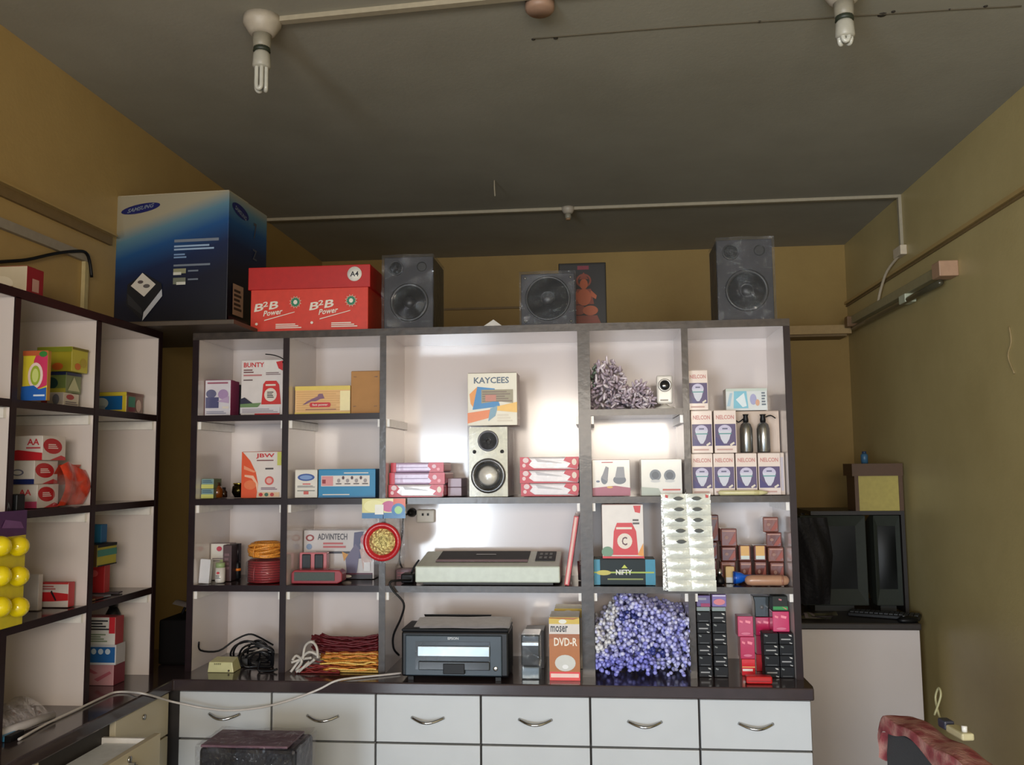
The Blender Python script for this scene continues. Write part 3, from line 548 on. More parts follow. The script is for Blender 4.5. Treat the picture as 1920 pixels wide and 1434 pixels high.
# row 3
pbox('thin_white_carton', 'narrow plain white carton leaning at the left end of the third row', 'box', 365, 384, 1049, 2.735, S3, .02, (214, 212, 214), ry=R(4))
x, W, H = std(389, 425, 1019, 2.83, S3); carton('cosmetic_carton', 'white cosmetic carton with a red dot, third row left compartment', 'box', (x, 2.82, S3 + .0005), W, .05, H, (216, 210, 200), side=(140, 120, 120), prints=[('ell', .45, .86, .14, .07, (190, 60, 80)), ('lines', .1, .5, .9, .62, 2, (150, 140, 140)), ('rect', .5, .42, .98, .56, (170, 186, 130))])
x, W, H = std(399, 417, 1056, 2.74, S3)
t = thing('lotion_tube', 'small white tube with green top in front of the cosmetic carton, third row', 'tube', (x, 2.76, S3 + .0005))
MB().lathe([(W * .45, 0), (W * .48, .004), (W * .5, H * .1), (W * .48, H * .75)], mat((220, 214, 206), .3, 0, .2), 18).build('tube_body', t); MB().lathe([(W * .46, H * .75), (W * .46, H), (W * .3, H)], mat((150, 170, 120), .4), 18).build('cap', t)
MB(Matrix.Translation((0, -W * .5, 0))).prints([('ell', .5, .5, .2, .06, (200, 60, 70)), ('lines', .2, .2, .8, .4, 3, (120, 120, 120))], W * .8, H).build('printing', t)
x, W, H = std(420, 436, 1022, 2.80, S3); carton('brown_carton', 'slim dark brown carton between the cosmetics and the cord rolls', 'box', (x, 2.79, S3 + .0005), W, .08, H, (88, 66, 68), side=(60, 46, 50), prints=[('lines', .2, .3, .8, .8, 4, (120, 90, 96))])
x, W, H = std(438, 449, 1020, 2.83, S3)
t = thing('screwdriver', 'dark screwdriver with an orange band standing by the cord rolls, third row', 'tool', (x, 2.84, S3 + .0005)); MB().lathe([(.008, 0), (.011, .004), (.010, .05), (.006, .06)], BLACK, 12).build('grip', t); MB().lathe([(.0115, .028), (.0115, .036)], mat((226, 120, 30), .4), 12).build('orange_band', t); MB().lathe([(.004, .06), (.003, H)], mat((50, 45, 48), .3, .6), 8).build('shaft', t)
def coil(name, label, px0, px1, pyt, pyb, Y, m, rows, cols, zb, wobble=.0, group=None, wrap=None):
    x0 = ay(px0, pyb, Y).x; x1 = ay(px1, pyb, Y).x; Rr = (x1 - x0) / 2; H = ay(px0, pyt, Y).z - zb
    t = thing(name, label, 'cord', ((x0 + x1) / 2, Y + Rr, zb + .0005), 0, group); rr = random.Random(px0 + pyt)
    b = MB(); th = H / rows / 2
    for i in range(rows):
        for j in range(cols):
            R_ = Rr - th - j * th * 1.8; pts = []
            for k in range(14):
                a = 2 * PI * k / 14; z = th + i * th * 2 * .98 + wobble * math.sin(a * 2 + i + j * 2) * th; z = max(th, min(H - th, z))
                pts.append(((R_ + wobble * th * .4 * math.sin(a * 3 + i * 2)) * math.cos(a), (R_) * math.sin(a), z))
            b.tube(pts, th * 1.02, m, 6, 2, closed=True)
    b.build('cord_turns', t)
    MB().tube([((Rr + .002) * math.cos(-1.9), (Rr + .002) * math.sin(-1.9), 0.004), ((Rr + .003) * math.cos(-1.9), (Rr + .003) * math.sin(-1.9), H * .5), ((Rr - .01) * math.cos(-1.9), (Rr - .01) * math.sin(-1.9), H + .002)], .0022, m, 6, 3).build('binding', t)
    if wrap:
        MB().lathe([(Rr + .005, .003), (Rr + .007, H * .4), (Rr + .005, H * .9), (Rr - .01, H + .004)], wrap, 28).build('plastic_wrap', t)
    return t, H
REDC = mat((150, 22, 28), .35, 0, .2); GOLD = mat((226, 146, 58), .4, 0, .1, var=.4, scale=300)
t_, h_ = coil('cord_roll', 'roll of red cable in clear film, lower of the two rolls in the third row', 452, 522, 1052, 1100, 2.735, REDC, 9, 2, S3, group=None, wrap=WR)
coil('cord_roll', 'roll of twisted golden orange cord lying on top of the red cable roll', 453, 520, 1019, 1052, 2.74, GOLD, 5, 2, S3 + h_ + .0065, wobble=1.2)
pr = [('rect', 0, 0, .98, .12, (90, 40, 60)), ('text', 'ADVINTECH', .20, .80, .62, .93, (80, 76, 84)), ('ell', .09, .84, .06, .07, (150, 70, 70)), ('ell', .09, .84, .035, .04, (210, 200, 195)), ('ell', .08, .66, .04, .06, (130, 150, 180)), ('lines', .28, .62, .60, .76, 2, (190, 100, 100)), ('lines', .18, .50, .66, .58, 1, (60, 60, 70)), ('poly', [(.72, .95), (.86, .98), (.80, .70), (.84, .42), (.70, .40)], (90, 90, 120)), ('poly', [(.60, .42), (.74, .72), (.80, .60), (.76, .12), (.62, .12)], (110, 104, 130)), ('ell', .88, .80, .07, .12, (200, 130, 140)), ('poly', [(.80, .60), (.97, .72), (.97, .35), (.85, .20)], (200, 170, 160)), ('rect', .86, .16, .95, .34, (225, 222, 220)), ('poly', [(.55, .56), (.64, .50), (.58, .36)], (210, 150, 70)), ('rect', 0, .0, .98, .09, (40, 30, 36)), ('ell', .62, .055, .07, .03, WT)]
pbox('computer_accessory_carton', 'glossy white carton with grey title and a pictured scene, third row', 'box', 554, 686, 994, 2.86, S3, .08, (206, 200, 198), side=(120, 110, 110), prints=pr, coat=.5, rough=.2)
x, W, H = std(561, 612, 1036, 2.80, S3)
t = thing('earphone_pack', 'pink-framed pack with two black pads standing behind the red bar', 'pack', (x, 2.80, S3 + .0005))
MB().box(-W / 2, 0, 0, W / 2, .03, H, mat((196, 110, 116), .3, 0, .4)).build('pack_body', t, bevel=.003)
for s in (-1, 1): MB().box(s * W * .23 - W * .16, -.006, H * .15, s * W * .23 + W * .16, 0, H * .95, mat((22, 24, 28), .4)).build('black_pad', t, bevel=.004)
x, W, H = std(546, 641, 1069, 2.735, S3)
t = thing('speaker_bar', 'low red portable speaker bar with a grey-green front grille, third row', 'speaker', (x, 2.735, S3 + .0005))
pts = [(-W / 2, 0), (W / 2 - .015, 0), (W / 2, .008), (W / 2, H * .8), (W / 2 - .01, H), (-W / 2 + .01, H), (-W / 2, H * .8)]
MB().prism(pts, 0, .05, mat((150, 40, 50), .35, 0, .3)).build('bar_body', t, bevel=.003)
b = MB().box(-W * .44, -.0025, H * .22, W * .36, .0, H * .85, mat((78, 88, 84), .6, bump=.6, scale=400)); b.build('grille', t, bevel=.001)
# hanging card pack + red roll
x0 = ay(676, 955, 2.67).x; x1 = ay(758, 955, 2.67).x; z1 = ay(715, 935, 2.67).z; z0 = ay(715, 1060, 2.67).z
t = thing('hanging_pack', 'clear hanging pack with colourful header and a round red roll inside', 'pack', ((x0 + x1) / 2, 2.688, z0)); W = x1 - x0; H = z1 - z0
hz = H * .70
b = MB(Matrix.Translation((0, 0, hz))); b.box(-W / 2, 0, 0, W / 2, .002, H - hz, mat((214, 206, 120), .3, 0, .4)); b.prints([('rect', 0, 0, 1, .28, (60, 120, 170)), ('ell', .28, .62, .24, .32, (236, 232, 170)), ('ell', .62, .60, .17, .28, (196, 90, 140)), ('rect', .72, .55, 1, 1, (220, 90, 50)), ('ell', .84, .42, .16, .34, (24, 110, 170)), ('ell', .84, .42, .09, .2, (150, 200, 120)), ('rect', .3, .2, .5, .7, (236, 236, 228))], W, H - hz); b.build('header_card', t)
MB().box(-W / 2 + .002, -.001, .004, W / 2 - .002, .0, hz, WR).build('clear_bag', t)
cx = ay(716, 1016, 2.67).x - t.location.x; cz = ay(716, 1016, 2.67).z - z0; r = .058
MB().lathe([(r * .7, -.004), (r, 0), (r * 1.03, .01), (r, .018), (r * .78, .018), (r * .74, .006)], mat((186, 30, 40), .3, 0, .3), 32, (cx, -.004, cz), 'y').build('red_ring', t)
b = MB(); b.lathe([(r * .72, 0), (r * .70, .012), (r * .3, .016), (.001, .014)], mat((224, 200, 130), .25, .5, .3, bump=1., scale=120, var=.5, bdist=.01), 28, (cx, -.004, cz), 'y'); b.build('gold_centre', t)
MB().tube([(cx, -.002, hz - .002), (cx, .004, z1 - z0 - .0), (cx, .010, 1.391 - z0 - .004)], .001, M_CHROME, 5, 1).build('hanging_wire', t)
# row 4 columns 1 / 2
x, W, H = std(389, 438, 1238, 2.69, S4)
t = thing('adapter_box', 'cream plastic adapter box on the counter in the bottom left compartment', 'adapter', (x, 2.69, S4 + .0005))
CR = mat((206, 202, 150), .4, 0, .1)
MB().add([(-W / 2, 0, 0), (W / 2, 0, 0), (W / 2, .06, 0), (-W / 2, .06, 0), (-W * .47, .004, H * .82), (W * .42, .004, H * .82), (W * .38, .056, H), (-W * .44, .056, H)], [(0, 3, 2, 1), (4, 5, 6, 7), (0, 1, 5, 4), (1, 2, 6, 5), (2, 3, 7, 6), (3, 0, 4, 7)], CR).build('case', t, bevel=.002)
b = MB(); [b.box(-W * .25 + k * .006, -.0005, H * .62, -W * .25 + k * .006 + .003, .0035, H * .74, mat((150, 148, 110), .5)) for k in range(4)]; b.lathe([(.003, 0), (.003, .002)], mat((60, 50, 50), .4), 10, (W * .32, 0, H * .16), 'y'); b.build('vents', t)
rr = random.Random(5)
def pt(px, py, Y): return tuple(ay(px, py, Y))
def clampz(p, z): return (p[0], p[1], max(p[2], z))
cab = [([(RX[0] + .016, 2.74, .945), pt(376, 1219, 2.76), pt(410, 1220, 2.80), pt(440, 1200, 2.82), pt(466, 1189, 2.84), pt(485, 1194, 2.84), pt(512, 1209, 2.82)], .003)]
for k in range(9):
    cx, cy = 478 + rr.uniform(-16, 20), 1228 + rr.uniform(-6, 14); rw, rh = rr.uniform(20, 38), rr.uniform(12, 26); Y = 2.74 + k * .018
    cab.append(([clampz(pt(min(512, cx + rw * math.cos(a)), cy + rh * math.sin(a), Y + .02 * math.sin(a)), S4 + .005) for a in [j * PI / 4 + k for j in range(8)]], .0035))
b = MB()
for p_, r_ in cab[:1]: b.tube(p_, r_, BLACK, 8, 4)
for p_, r_ in cab[1:]: b.tube([(min(RX[1] - .016, q_[0]), min(2.95, q_[1]), q_[2]) for q_ in p_], r_, mat((18, 18, 22), .35, 0, .3), 7, 3, closed=True)
tag(b.build('cable_tangle'), 'tangle of black cables in the bottom left compartment', 'cables')
t = thing('plug_adapter', 'black power adapter lying among the cables, bottom left compartment', 'adapter', tuple(ay(447, 1255, 2.76)[:2]) + (S4 + .0005,), R(20))
MB().box(-.03, 0, 0, .03, .045, .028, BLACK).build('adapter_body', t, bevel=.003); MB().tube([(.03, .02, .03), (.045, .02, .04), (.08, .01, .055)], .003, mat((200, 196, 190), .3), 8, 3).build('white_plug', t)
b = MB(); pts = [clampz(pt(px, py, 2.70 + .002 * k), S4 + .004) for k, (px, py) in enumerate(((488, 1238), (484, 1255), (492, 1262), (508, 1259), (520, 1254)))]; b.tube(pts, .0035, BLACK, 8, 4); tag(b.build('black_cable'), 'short black cable loop in front of the cable tangle beside the divider', 'cable')
def hank(name, label, px0, px1, y0, y1, Y0, Y1, m, n, seed, sag=0, r=.0032, end=True):
    rr = random.Random(seed); b = MB()
    for k in range(n):
        Y = rr.uniform(Y0, Y1); v = rr.random(); a0 = px0 + rr.uniform(0, 22) * (1 if end else .3); a1 = px1 - rr.uniform(0, 4)
        pts = []
        for j in range(9):
            u = j / 8; px = a0 + (a1 - a0) * u; py = y0 + (y1 - y0) * v + sag * (u - .5) ** 2 * 4 * rr.uniform(.7, 1.2) + rr.uniform(-2.2, 2.2)
            p = pt(px, py, Y); pts.append((max(RX[1] + .02, min(RX[2] - .0135, p[0])), p[1], max(p[2], S4 + r + .001)))
        b.tube(pts, r, m[k % len(m)] if isinstance(m, list) else m, 6, 2)
    return tag(b.build(name), label, 'cord')
hank('cord_hank', 'heaped hank of twisted golden cords, bottom of the second compartment', 600, 712, 1222, 1266, 2.68, 2.86, [mat((226, 150, 60), .4, var=.3, scale=300), mat((250, 196, 104), .35, 0, .2, var=.3, scale=300), mat((170, 92, 34), .45, var=.3, scale=300)], 84, 3, r=.0026)  # lighter and darker strands; strand highlights put into the cord colours
DRC = mat((96, 16, 26), .45, 0, .1, var=.3, scale=200)
hank('cord_hank', 'dark red cords heaped on top of the golden cord hank', 583, 712, 1196, 1226, 2.74, 2.92, DRC, 64, 4, -6)
hank('cord_hank', 'thin red cord ends lying on the counter left of the golden cords', 552, 640, 1240, 1268, 2.68, 2.75, mat((130, 34, 30), .45, var=.4), 12, 8, 0, .0022)
wc = mat((196, 190, 182), .4)
b = MB()
for pl in (((545, 1262), (560, 1240), (580, 1222), (600, 1232)), ((555, 1264), (575, 1248), (590, 1236)), ((546, 1242), (565, 1236), (584, 1233)), ((568, 1236), (572, 1212), (584, 1203), (594, 1214), (596, 1234)), ((548, 1238), (556, 1229), (566, 1240), (555, 1256)), ((560, 1263), (580, 1240))):
    b.tube([clampz(pt(px, py, 2.69 + .01 * (i % 2)), S4 + .005) for i, (px, py) in enumerate(pl)], .0042, wc, 8, 4)
tag(b.build('white_cable_bundle'), 'bundle of short white cables in front of the red cords', 'cables')
# ================================================================ column 3 (wide)
t = speaker('speaker', 'silver-fronted bookshelf speaker with black woofer in the wide middle compartment', 880, 952, 801, 2.735, S2, .20, mat((150, 130, 125), .5), lambda W, H: [
    ('front_baffle', lambda b: b.box(-W / 2, -.004, 0, W / 2, 0, H, mat((206, 202, 176), .35, 0, .3, var=.12, scale=120))),
    ('tweeter', lambda b: ring(b, 0, H * .80, W * .27, W * .06, mat((70, 68, 76), .3, 0, .3), y=-.004, cone=mat((50, 48, 56), .4), dust=mat((30, 30, 34), .2, 0, .5))),
    ('woofer', lambda b: (ring(b, 0, H * .30, W * .45, W * .12, mat((40, 36, 30), .25, 0, .4), y=-.004), b.lathe([(W * .28, .003), (W * .2, .012), (.001, .015)], mat((225, 222, 214), .25, .4), 20, (0, -.006, H * .30), 'y'))),
    ('port', lambda b: [b.lathe([(W * .05, 0), (W * .05, .002)], BLACK, 12, (s * W * .36, -.004, H * .645), 'y') for s in (-1, 1)])], wt=.002)
top = S2 + std(880, 952, 801, 2.735, S2)[2] + .006
pr = [('text', 'KAYCEES', .13, .80, .84, .92, (70, 90, 110)), ('poly', [(.04, .60), (.2, .74), (.12, .34), (.06, .42)], (232, 150, 60)), ('poly', [(.2, .74), (.55, .70), (.66, .36), (.10, .30)], (40, 130, 190)), ('poly', [(.28, .68), (.92, .68), (.92, .42), (.60, .46), (.28, .42)], (150, 140, 110)), ('lines', .3, .44, .9, .66, 5, (120, 100, 80)), ('rect', .36, .46, .58, .58, (190, 120, 100)), ('poly', [(.0, .24), (.46, .30), (.42, .14), (0, .04)], (232, 130, 70)), ('poly', [(.46, .32), (.62, .38), (.56, .18), (.42, .08)], (120, 160, 180)), ('poly', [(.6, .36), (1, .44), (1, .24), (.6, .28)], (240, 190, 90)), ('lines', .6, .06, .9, .22, 3, (220, 210, 190))]
x0 = ay(877, 797, 2.74).x; x1 = ay(970, 797, 2.74).x; H = ay(924, 699, 2.74).z - top
carton('white_carton', 'white carton with blue and orange shapes, balanced on the silver speaker', 'box', ((x0 + x1) / 2, 2.74, top), x1 - x0, .10, H, (232, 226, 208), side=(160, 130, 120), top=(90, 70, 60), prints=pr)
def cloth_pack(name, label, px0, px1, py0, py1, Y, zb, D, kind, group, seed):
    x0 = ay(px0, py1, Y).x; x1 = ay(px1, py1, Y).x; W = x1 - x0; H = ay(px0, py0, Y).z - ay(px0, py1, Y).z
    x1 = min(x1, RX[3] - .021); x0 = max(x0, RX[2] + .0115); W = x1 - x0
    t = thing(name, label, 'packet', ((x0 + x1) / 2, Y, zb + .0005), 0, group); rr = random.Random(seed)
    base = mat((226, 220, 222), .3, 0, .5, .2, 60) if kind != 'lilac' else mat((196, 172, 202), .35, 0, .3, .2, 60)
    MB().box(-W / 2, 0, 0, W / 2, D, H, base, side=mat((190, 40, 56), .35, 0, .3)).build('packet_body', t, bevel=min(.006, H * .25))
    rd = (200, 36, 58); pr = []
    if kind == 'red':
        pr = [('poly', [(0, 0), (0, 1), (.14, 1), (.20, .7), (.15, .4), (.24, .12), (.9, .05), (1, 0)], rd), ('poly', [(.78, 1), (.74, .72), (.86, .5), (.80, .2), (.97, .04), (1, .5), (1, 1)], rd), ('ell', .10, .75, .05, .2, (225, 200, 200)), ('ell', .92, .6, .04, .25, (230, 210, 190)), ('ell', .07, .35, .03, .15, (235, 200, 200)), ('poly', [(.25, .9), (.7, .55), (.72, .5), (.3, .62)], (190, 186, 190))]
    elif kind == 'lilac': pr = [('poly', [(.72, 1), (.70, .6), (.76, .3), (.72, 0), (1, 0), (1, 1)], rd), ('rect', 0, 0, .1, 1, rd), ('ell', .82, .6, .04, .2, (230, 190, 200)), ('ell', .9, .3, .03, .15, (240, 150, 160)), ('rect', .1, .46, .7, .52, (120, 90, 130))]
    MB().prints(pr, W, H, off=.002).build('printing', t); return H
z = S2
g = 'red and white cloth packets stacked on the right of the silver speaker'
for k, nm in enumerate(('bottom', 'middle', 'top')):
    a = (904, 879, 854)[k]; z += cloth_pack('cloth_packet', nm + ' one of three red and white shiny packets right of the silver speaker', 975 + (k == 0) * 2, 1086, a + 2, a + 26, 2.745, z, .16, 'red', g, k) + .001
z = S2; g = 'lilac cloth packets stacked at the left of the wide compartment'
z += cloth_pack('cloth_packet', 'bottom shiny white and red packet under two lilac packets', 724, 832, 906, 929, 2.735, z, .17, 'red', g, 5) + .001
z += cloth_pack('cloth_packet', 'middle lilac packet with red patterned end, left of the silver speaker', 727, 834, 884, 906, 2.745, z, .17, 'lilac', g, 6) + .001
z += cloth_pack('cloth_packet', 'top lilac folded packet on the stack left of the silver speaker', 733, 832, 866, 884, 2.76, z, .15, 'lilac', g, 7)
x, W, H = std(836, 862, 893, 2.80, S2); 
for k in range(2): carton('folded_cloth', ('lower' if k == 0 else 'upper') + ' pale folded cloth piece just right of the lilac packets', 'cloth', (x + .006, 2.80, S2 + .0005 + k * (.029)), .045, .12, .028, (170, 145, 160), flap=False, group='pale folded cloths')
# laminator
x, W, H = std(778, 1050, 1062, 2.71, S3)
t = thing('laminator', 'grey-white laminating machine with a dark top slot in the wide third row', 'laminator', (x, 2.712, S3 + .0005))
LM = mat((196, 204, 190), .35, 0, .2); D = .20; ht = ay(900, 1034, 2.90).z - S3
prof = [(0, .008), (0, H), (.05, H + (ht - H) * .2), (D, ht), (D, .008)]
MB().prism([(a, c_) for a, c_ in prof], -W / 2, W / 2, LM, 'yz').build('housing', t, bevel=.004)
MB().box(-W * .45, .015, 0, W * .45, D - .01, .0085, mat((30, 30, 30), .5)).build('base', t)
def slope(b, u0, u1, v0, v1, m, h=.0015):  # patch on the sloped top, v from front (0) to back (1)
    f = lambda v: (.05 + (D - .05) * v, H + (ht - H) * (.2 + .8 * v))
    (ya, za_), (yb_, zb_) = f(v0), f(v1); X0, X1 = -W / 2 + u0 * W, -W / 2 + u1 * W
    b.add([(X0, ya, za_ + h), (X1, ya, za_ + h), (X1, yb_, zb_ + h), (X0, yb_, zb_ + h), (X0, ya, za_ - h), (X1, ya, za_ - h), (X1, yb_, zb_ - h), (X0, yb_, zb_ - h)], [(0, 1, 2, 3), (4, 7, 6, 5), (0, 4, 5, 1), (1, 5, 6, 2), (2, 6, 7, 3), (3, 7, 4, 0)], m)
b = MB(); slope(b, .12, .77, .05, .96, mat((14, 12, 14), .5, spec=.2), .002); b.build('dark_cover', t)
b = MB(); slope(b, .12, .77, .05, .2, mat((110, 26, 32), .3), .003); b.build('red_strip', t)
b = MB(); slope(b, .82, .96, .15, .9, mat((24, 24, 26), .5, spec=.2), .003); b.build('control_panel', t)
b = MB()
for i in range(3):
    for j in range(2): slope(b, .845 + i * .035, .865 + i * .035, .3 + j * .3, .45 + j * .3, mat((80, 80, 70), .4), .004)
b.build('buttons', t)
b = MB(); v, f_ = [(0, 0), (1, 0), (.96, .45), (.04, .45)], [(0, 1, 2, 3)]; fz = lambda vv: H + (ht - H) * (.2 + .8 * vv)
b.add([(-W * .12 + a * W * .15, .05 + (D - .05) * (.60 + c_ * .14), fz(.60 + c_ * .14) + .003) for a, c_ in v], f_, mat((190, 190, 190), .4)); b.build('printing', t)
# leaning red book/file
xb = ay(1058, 1096, 2.72).x; xt = ay(1090, 968, 2.72).x; hh = ay(1090, 968, 2.72).z - S3; xt = min(xt, RX[3] - .038)
t = thing('red_file', 'thin red file leaning against the divider right of the laminator', 'file', (xb, 2.715, S3 + .002)); an = math.atan2(xt - xb, hh)
t.rotation_euler = (0, an, 0); LL = math.hypot(xt - xb, hh)
MB().box(0, 0, 0, .015, .20, LL, mat((190, 32, 34), .35, 0, .3)).build('cover', t, bevel=.001); MB().box(.003, -.0005, .004, .010, .19, LL - .004, mat((226, 190, 180), .5)).build('pages', t)
x, W, H = std(1078, 1094, 1040, 2.80, S3)
t = thing('glass_tumbler', 'small clear glass behind the leaning red file', 'glass', (x + .008, 2.85, S3 + .0005)); GL = mat((220, 220, 220), .05, 0, 0, trans=.9, var=.01)
MB().lathe([(.001, .003), (.011, .003), (.013, .06), (.015, .06), (.0125, 0), (.001, 0)], GL, 18).build('glass_wall', t)
# small white socket on the back panel and its plug
p = ay(800, 967, YK); t = thing('wall_socket', 'small white socket box with a black plug on the back of the third row', 'socket', (p.x, YK, p.z))
MB().box(-.032, -.02, -.022, .03, -.0005, .022, mat((205, 200, 190), .4)).build('socket_box', t, bevel=.004); MB().box(-.012, -.026, .002, -.006, -.02, .01, BLACK).box(.006, -.026, .002, .012, -.02, .01, BLACK).build('pin_hole', t)
MB().lathe([(.016, 0), (.012, .03), (.004, .04)], BLACK, 12, (-.05, -.001, .012), 'y').build('plug', t)
b = MB(); b.tube([(p.x - .05, YK - .03, p.z + .01), (p.x - .07, YK - .05, p.z), (p.x - .075, YK - .04, p.z - .05), (p.x - .078, 2.9, p.z - .14), (p.x - .05, 2.90, S3 + .004)], .003, BLACK, 8, 4)
pts = [pt(786, 1046, 2.80), pt(772, 1062, 2.74), pt(768, 1075, 2.74)]
tag(b.build('black_cable'), 'black cable running down the back of the third row from the plug', 'cable')
b = MB(); b.tube([(ay(770, 1072, 2.74).x, 2.74, S3 + .012), pt(748, 1088, 2.70), pt(731, 1092, 2.685), pt(738, 1108, 2.685), pt(757, 1131, 2.69), pt(752, 1158, 2.70), pt(738, 1190, 2.72), pt(738, 1215, 2.74), pt(748, 1228, 2.77)], .0034, BLACK, 8, 5)
tag(b.build('black_cable'), 'black power cable dropping from the laminator shelf to the printer', 'cable')
t = thing('power_brick', 'black plug block lying left of the laminator', 'adapter', (ay(763, 1080, 2.76).x, 2.76, S3 + .0005)); MB().box(-.02, 0, 0, .02, .05, .028, BLACK).build('block', t, bevel=.004)
MB().tube([(.01, .02, .028), (.02, .02, .05), (.035, .02, .07)], .003, BLACK, 6, 3).build('lead', t)
x, W, H = std(718, 752, 1066, 2.84, S3)
pbox('small_packet', 'dull purple packet at the left end of the laminator shelf', 'packet', 720, 752, 1068, 2.84, S3, .06, (110, 80, 88), prints=[('lines', .1, .3, .9, .8, 2, (150, 90, 100))])
# printer
x, W, H = std(751, 953, 1186, 2.63, S4)
t = thing('printer', 'dark inkjet printer with a glossy front tray in the wide bottom compartment', 'printer', (x, 2.635, S4 + .0005)); D = .235
PB = mat((14, 15, 18), .4, spec=.35); PG = mat((44, 58, 68), .4, 0, .1)
MB().box(-W / 2, .006, .008, W / 2, .145, H, PB).build('body', t, bevel=.006); MB().box(-W / 2 + .01, .1455, .008, W / 2 - .01, D, H - .04, PB).build('rear_body', t, bevel=.006)
MB().box(-W * .46, 0, .012, W * .44, .008, H * .93, PG).build('front_panel', t, bevel=.003)
MB().box(-W * .36, -.004, H * .22, W * .33, .001, H * .80, mat((30, 40, 50), .15, 0, .5)).build('output_bay', t)
MB().box(-W * .34, -.010, H * .50, W * .33, -.003, H * .72, mat((190, 200, 210), .12, .9)).build('flap', t, bevel=.002)
MB().box(-W * .33, -.010, H * .22, W * .33, -.003, H * .40, mat((16, 18, 22), .15, 0, .5)).box(-W * .1, -.012, H * .14, W * .1, -.003, H * .36, BLACK).build('output_tray', t, bevel=.002)
MB().lathe([(.007, 0), (.007, .002), (.005, .003)], M_CHROME, 16, (W * .38, 0, H * .25), 'y').build('power_button', t)
b = MB(); b.prints([('text', 'EPSON', .44, .845, .54, .90, (200, 205, 210))], W, H, off=.002); b.build('logo', t)
MB().box(-W * .43, -.001, .0, -W * .38, .02, .010, BLACK).box(W * .38, -.001, 0, W * .43, .02, .010, BLACK).build('feet', t)
MB().box(-W * .5, .004, H, W * .5, .145, H + .008, mat((30, 33, 38), .45, spec=.35)).build('scanner_lid', t, bevel=.005)
pS = ay(880, 1184, 2.70)
hs = ay(870, 1160, 2.78).z - S4
b = MB(); hs = H + .030; b.add([(-W * .31, .112, H + .009), (W * .26, .112, H + .009), (W * .30, .125, hs), (-W * .36, .125, hs), (-W * .31, .120, H + .009), (W * .26, .120, H + .009), (W * .30, .133, hs), (-W * .36, .133, hs)], [(0, 1, 2, 3), (5, 4, 7, 6), (3, 2, 6, 7), (0, 3, 7, 4), (1, 5, 6, 2), (0, 4, 5, 1)], PB); b.build('paper_support', t)
b = MB(); rr = random.Random(2)
for k in range(5):
    z = H + .0095 + k * .0016; dx = rr.uniform(-.01, .01); b.sheet(lambda u, v: (-W * .36 + dx + u * W * .84, .012 + v * .092, z + v * .012 + .003 * math.sin(u * 5 + k) ** 2 * u), 8, 2, mat((226, 224, 228), .5))
b.M = Matrix()
tag(b.build('loose_paper', loc=(x, 2.635, S4)), 'loose white sheets lying on the printer lid', 'paper')
# black device in film
x, W, H = std(977, 1012, 1189, 2.66, S4)
t = thing('black_device', 'small glossy black device in clear film right of the printer', 'device', (x, 2.66, S4 + .0005))
MB().box(-W / 2, .002, H * .28, W / 2, .10, H * .98, GLOSSBLK).build('upper_case', t, bevel=.004); MB().box(-W / 2 + .001, 0, 0, W / 2 - .001, .098, H * .27, mat((110, 120, 126), .2, .5)).build('lower_case', t, bevel=.003)
MB().box(-W * .45, -.003, H * .74, W * .45, .002, H * .82, M_CHROME).build('chrome_strip', t, bevel=.001)
rr2 = random.Random(3); b = MB(); b.sheet(lambda u, v: ((u - .5) * (W + .012), -.007 - .003 * math.sin(v * 14 + u * 5) - .002 * rr2.random(), v * H * 1.02 + .001), 8, 14, WR); b.build('plastic_wrap', t)
pbox('grey_box', 'grey-topped carton standing behind the small black device', 'box', 984, 1020, 1183, 2.80, S4, .10, (96, 96, 100), side=(80, 80, 84), prints=[('lines', .1, .5, .9, .9, 3, (130, 130, 134))])
# DVD spindle pack
x, W, H = std(1029, 1088, 1156, 2.65, S4)
pr = [('rect', 0, 0, 1, .14, (226, 60, 60)), ('rect', .04, .05, .96, .11, (245, 210, 200)), ('rect', 0, .14, 1, .72, (176, 104, 40)), ('rect', 0, .66, 1, .74, (160, 90, 36)), ('rect', 0, .74, 1, .90, (214, 206, 200)), ('text', 'moser', .05, .77, .62, .87, (40, 36, 40)), ('text', 'DVD-R', .16, .55, .92, .68, (236, 226, 210)), ('ell', .52, .28, .34, .13, (206, 206, 200)), ('ell', .52, .22, .10, .035, (235, 235, 235)), ('poly', [(0, .90), (1, .90), (1, 1), (.8, .97), (0, .99)], (206, 176, 60)), ('ell', .45, .94, .13, .035, (225, 225, 215))]
t = pbox('disc_pack', 'brown and orange blank disc pack marked DVD-R at the right of the bottom row', 'disc pack', 1030, 1087, 1158, 2.65, S4, .12, (176, 104, 40), side=(110, 90, 84), top=(205, 180, 80), prints=pr, rough=.2, coat=.5)
t = pbox('disc_pack', 'taller yellow-topped disc pack behind the one marked DVD-R', 'disc pack', 1040, 1092, 1142, 2.80, S4, .10, (196, 180, 150), side=(150, 140, 120), top=(214, 190, 80), prints=[('rect', 0, .86, 1, 1, (200, 170, 60)), ('ell', .5, .93, .2, .05, (225, 225, 215))], rough=.25)

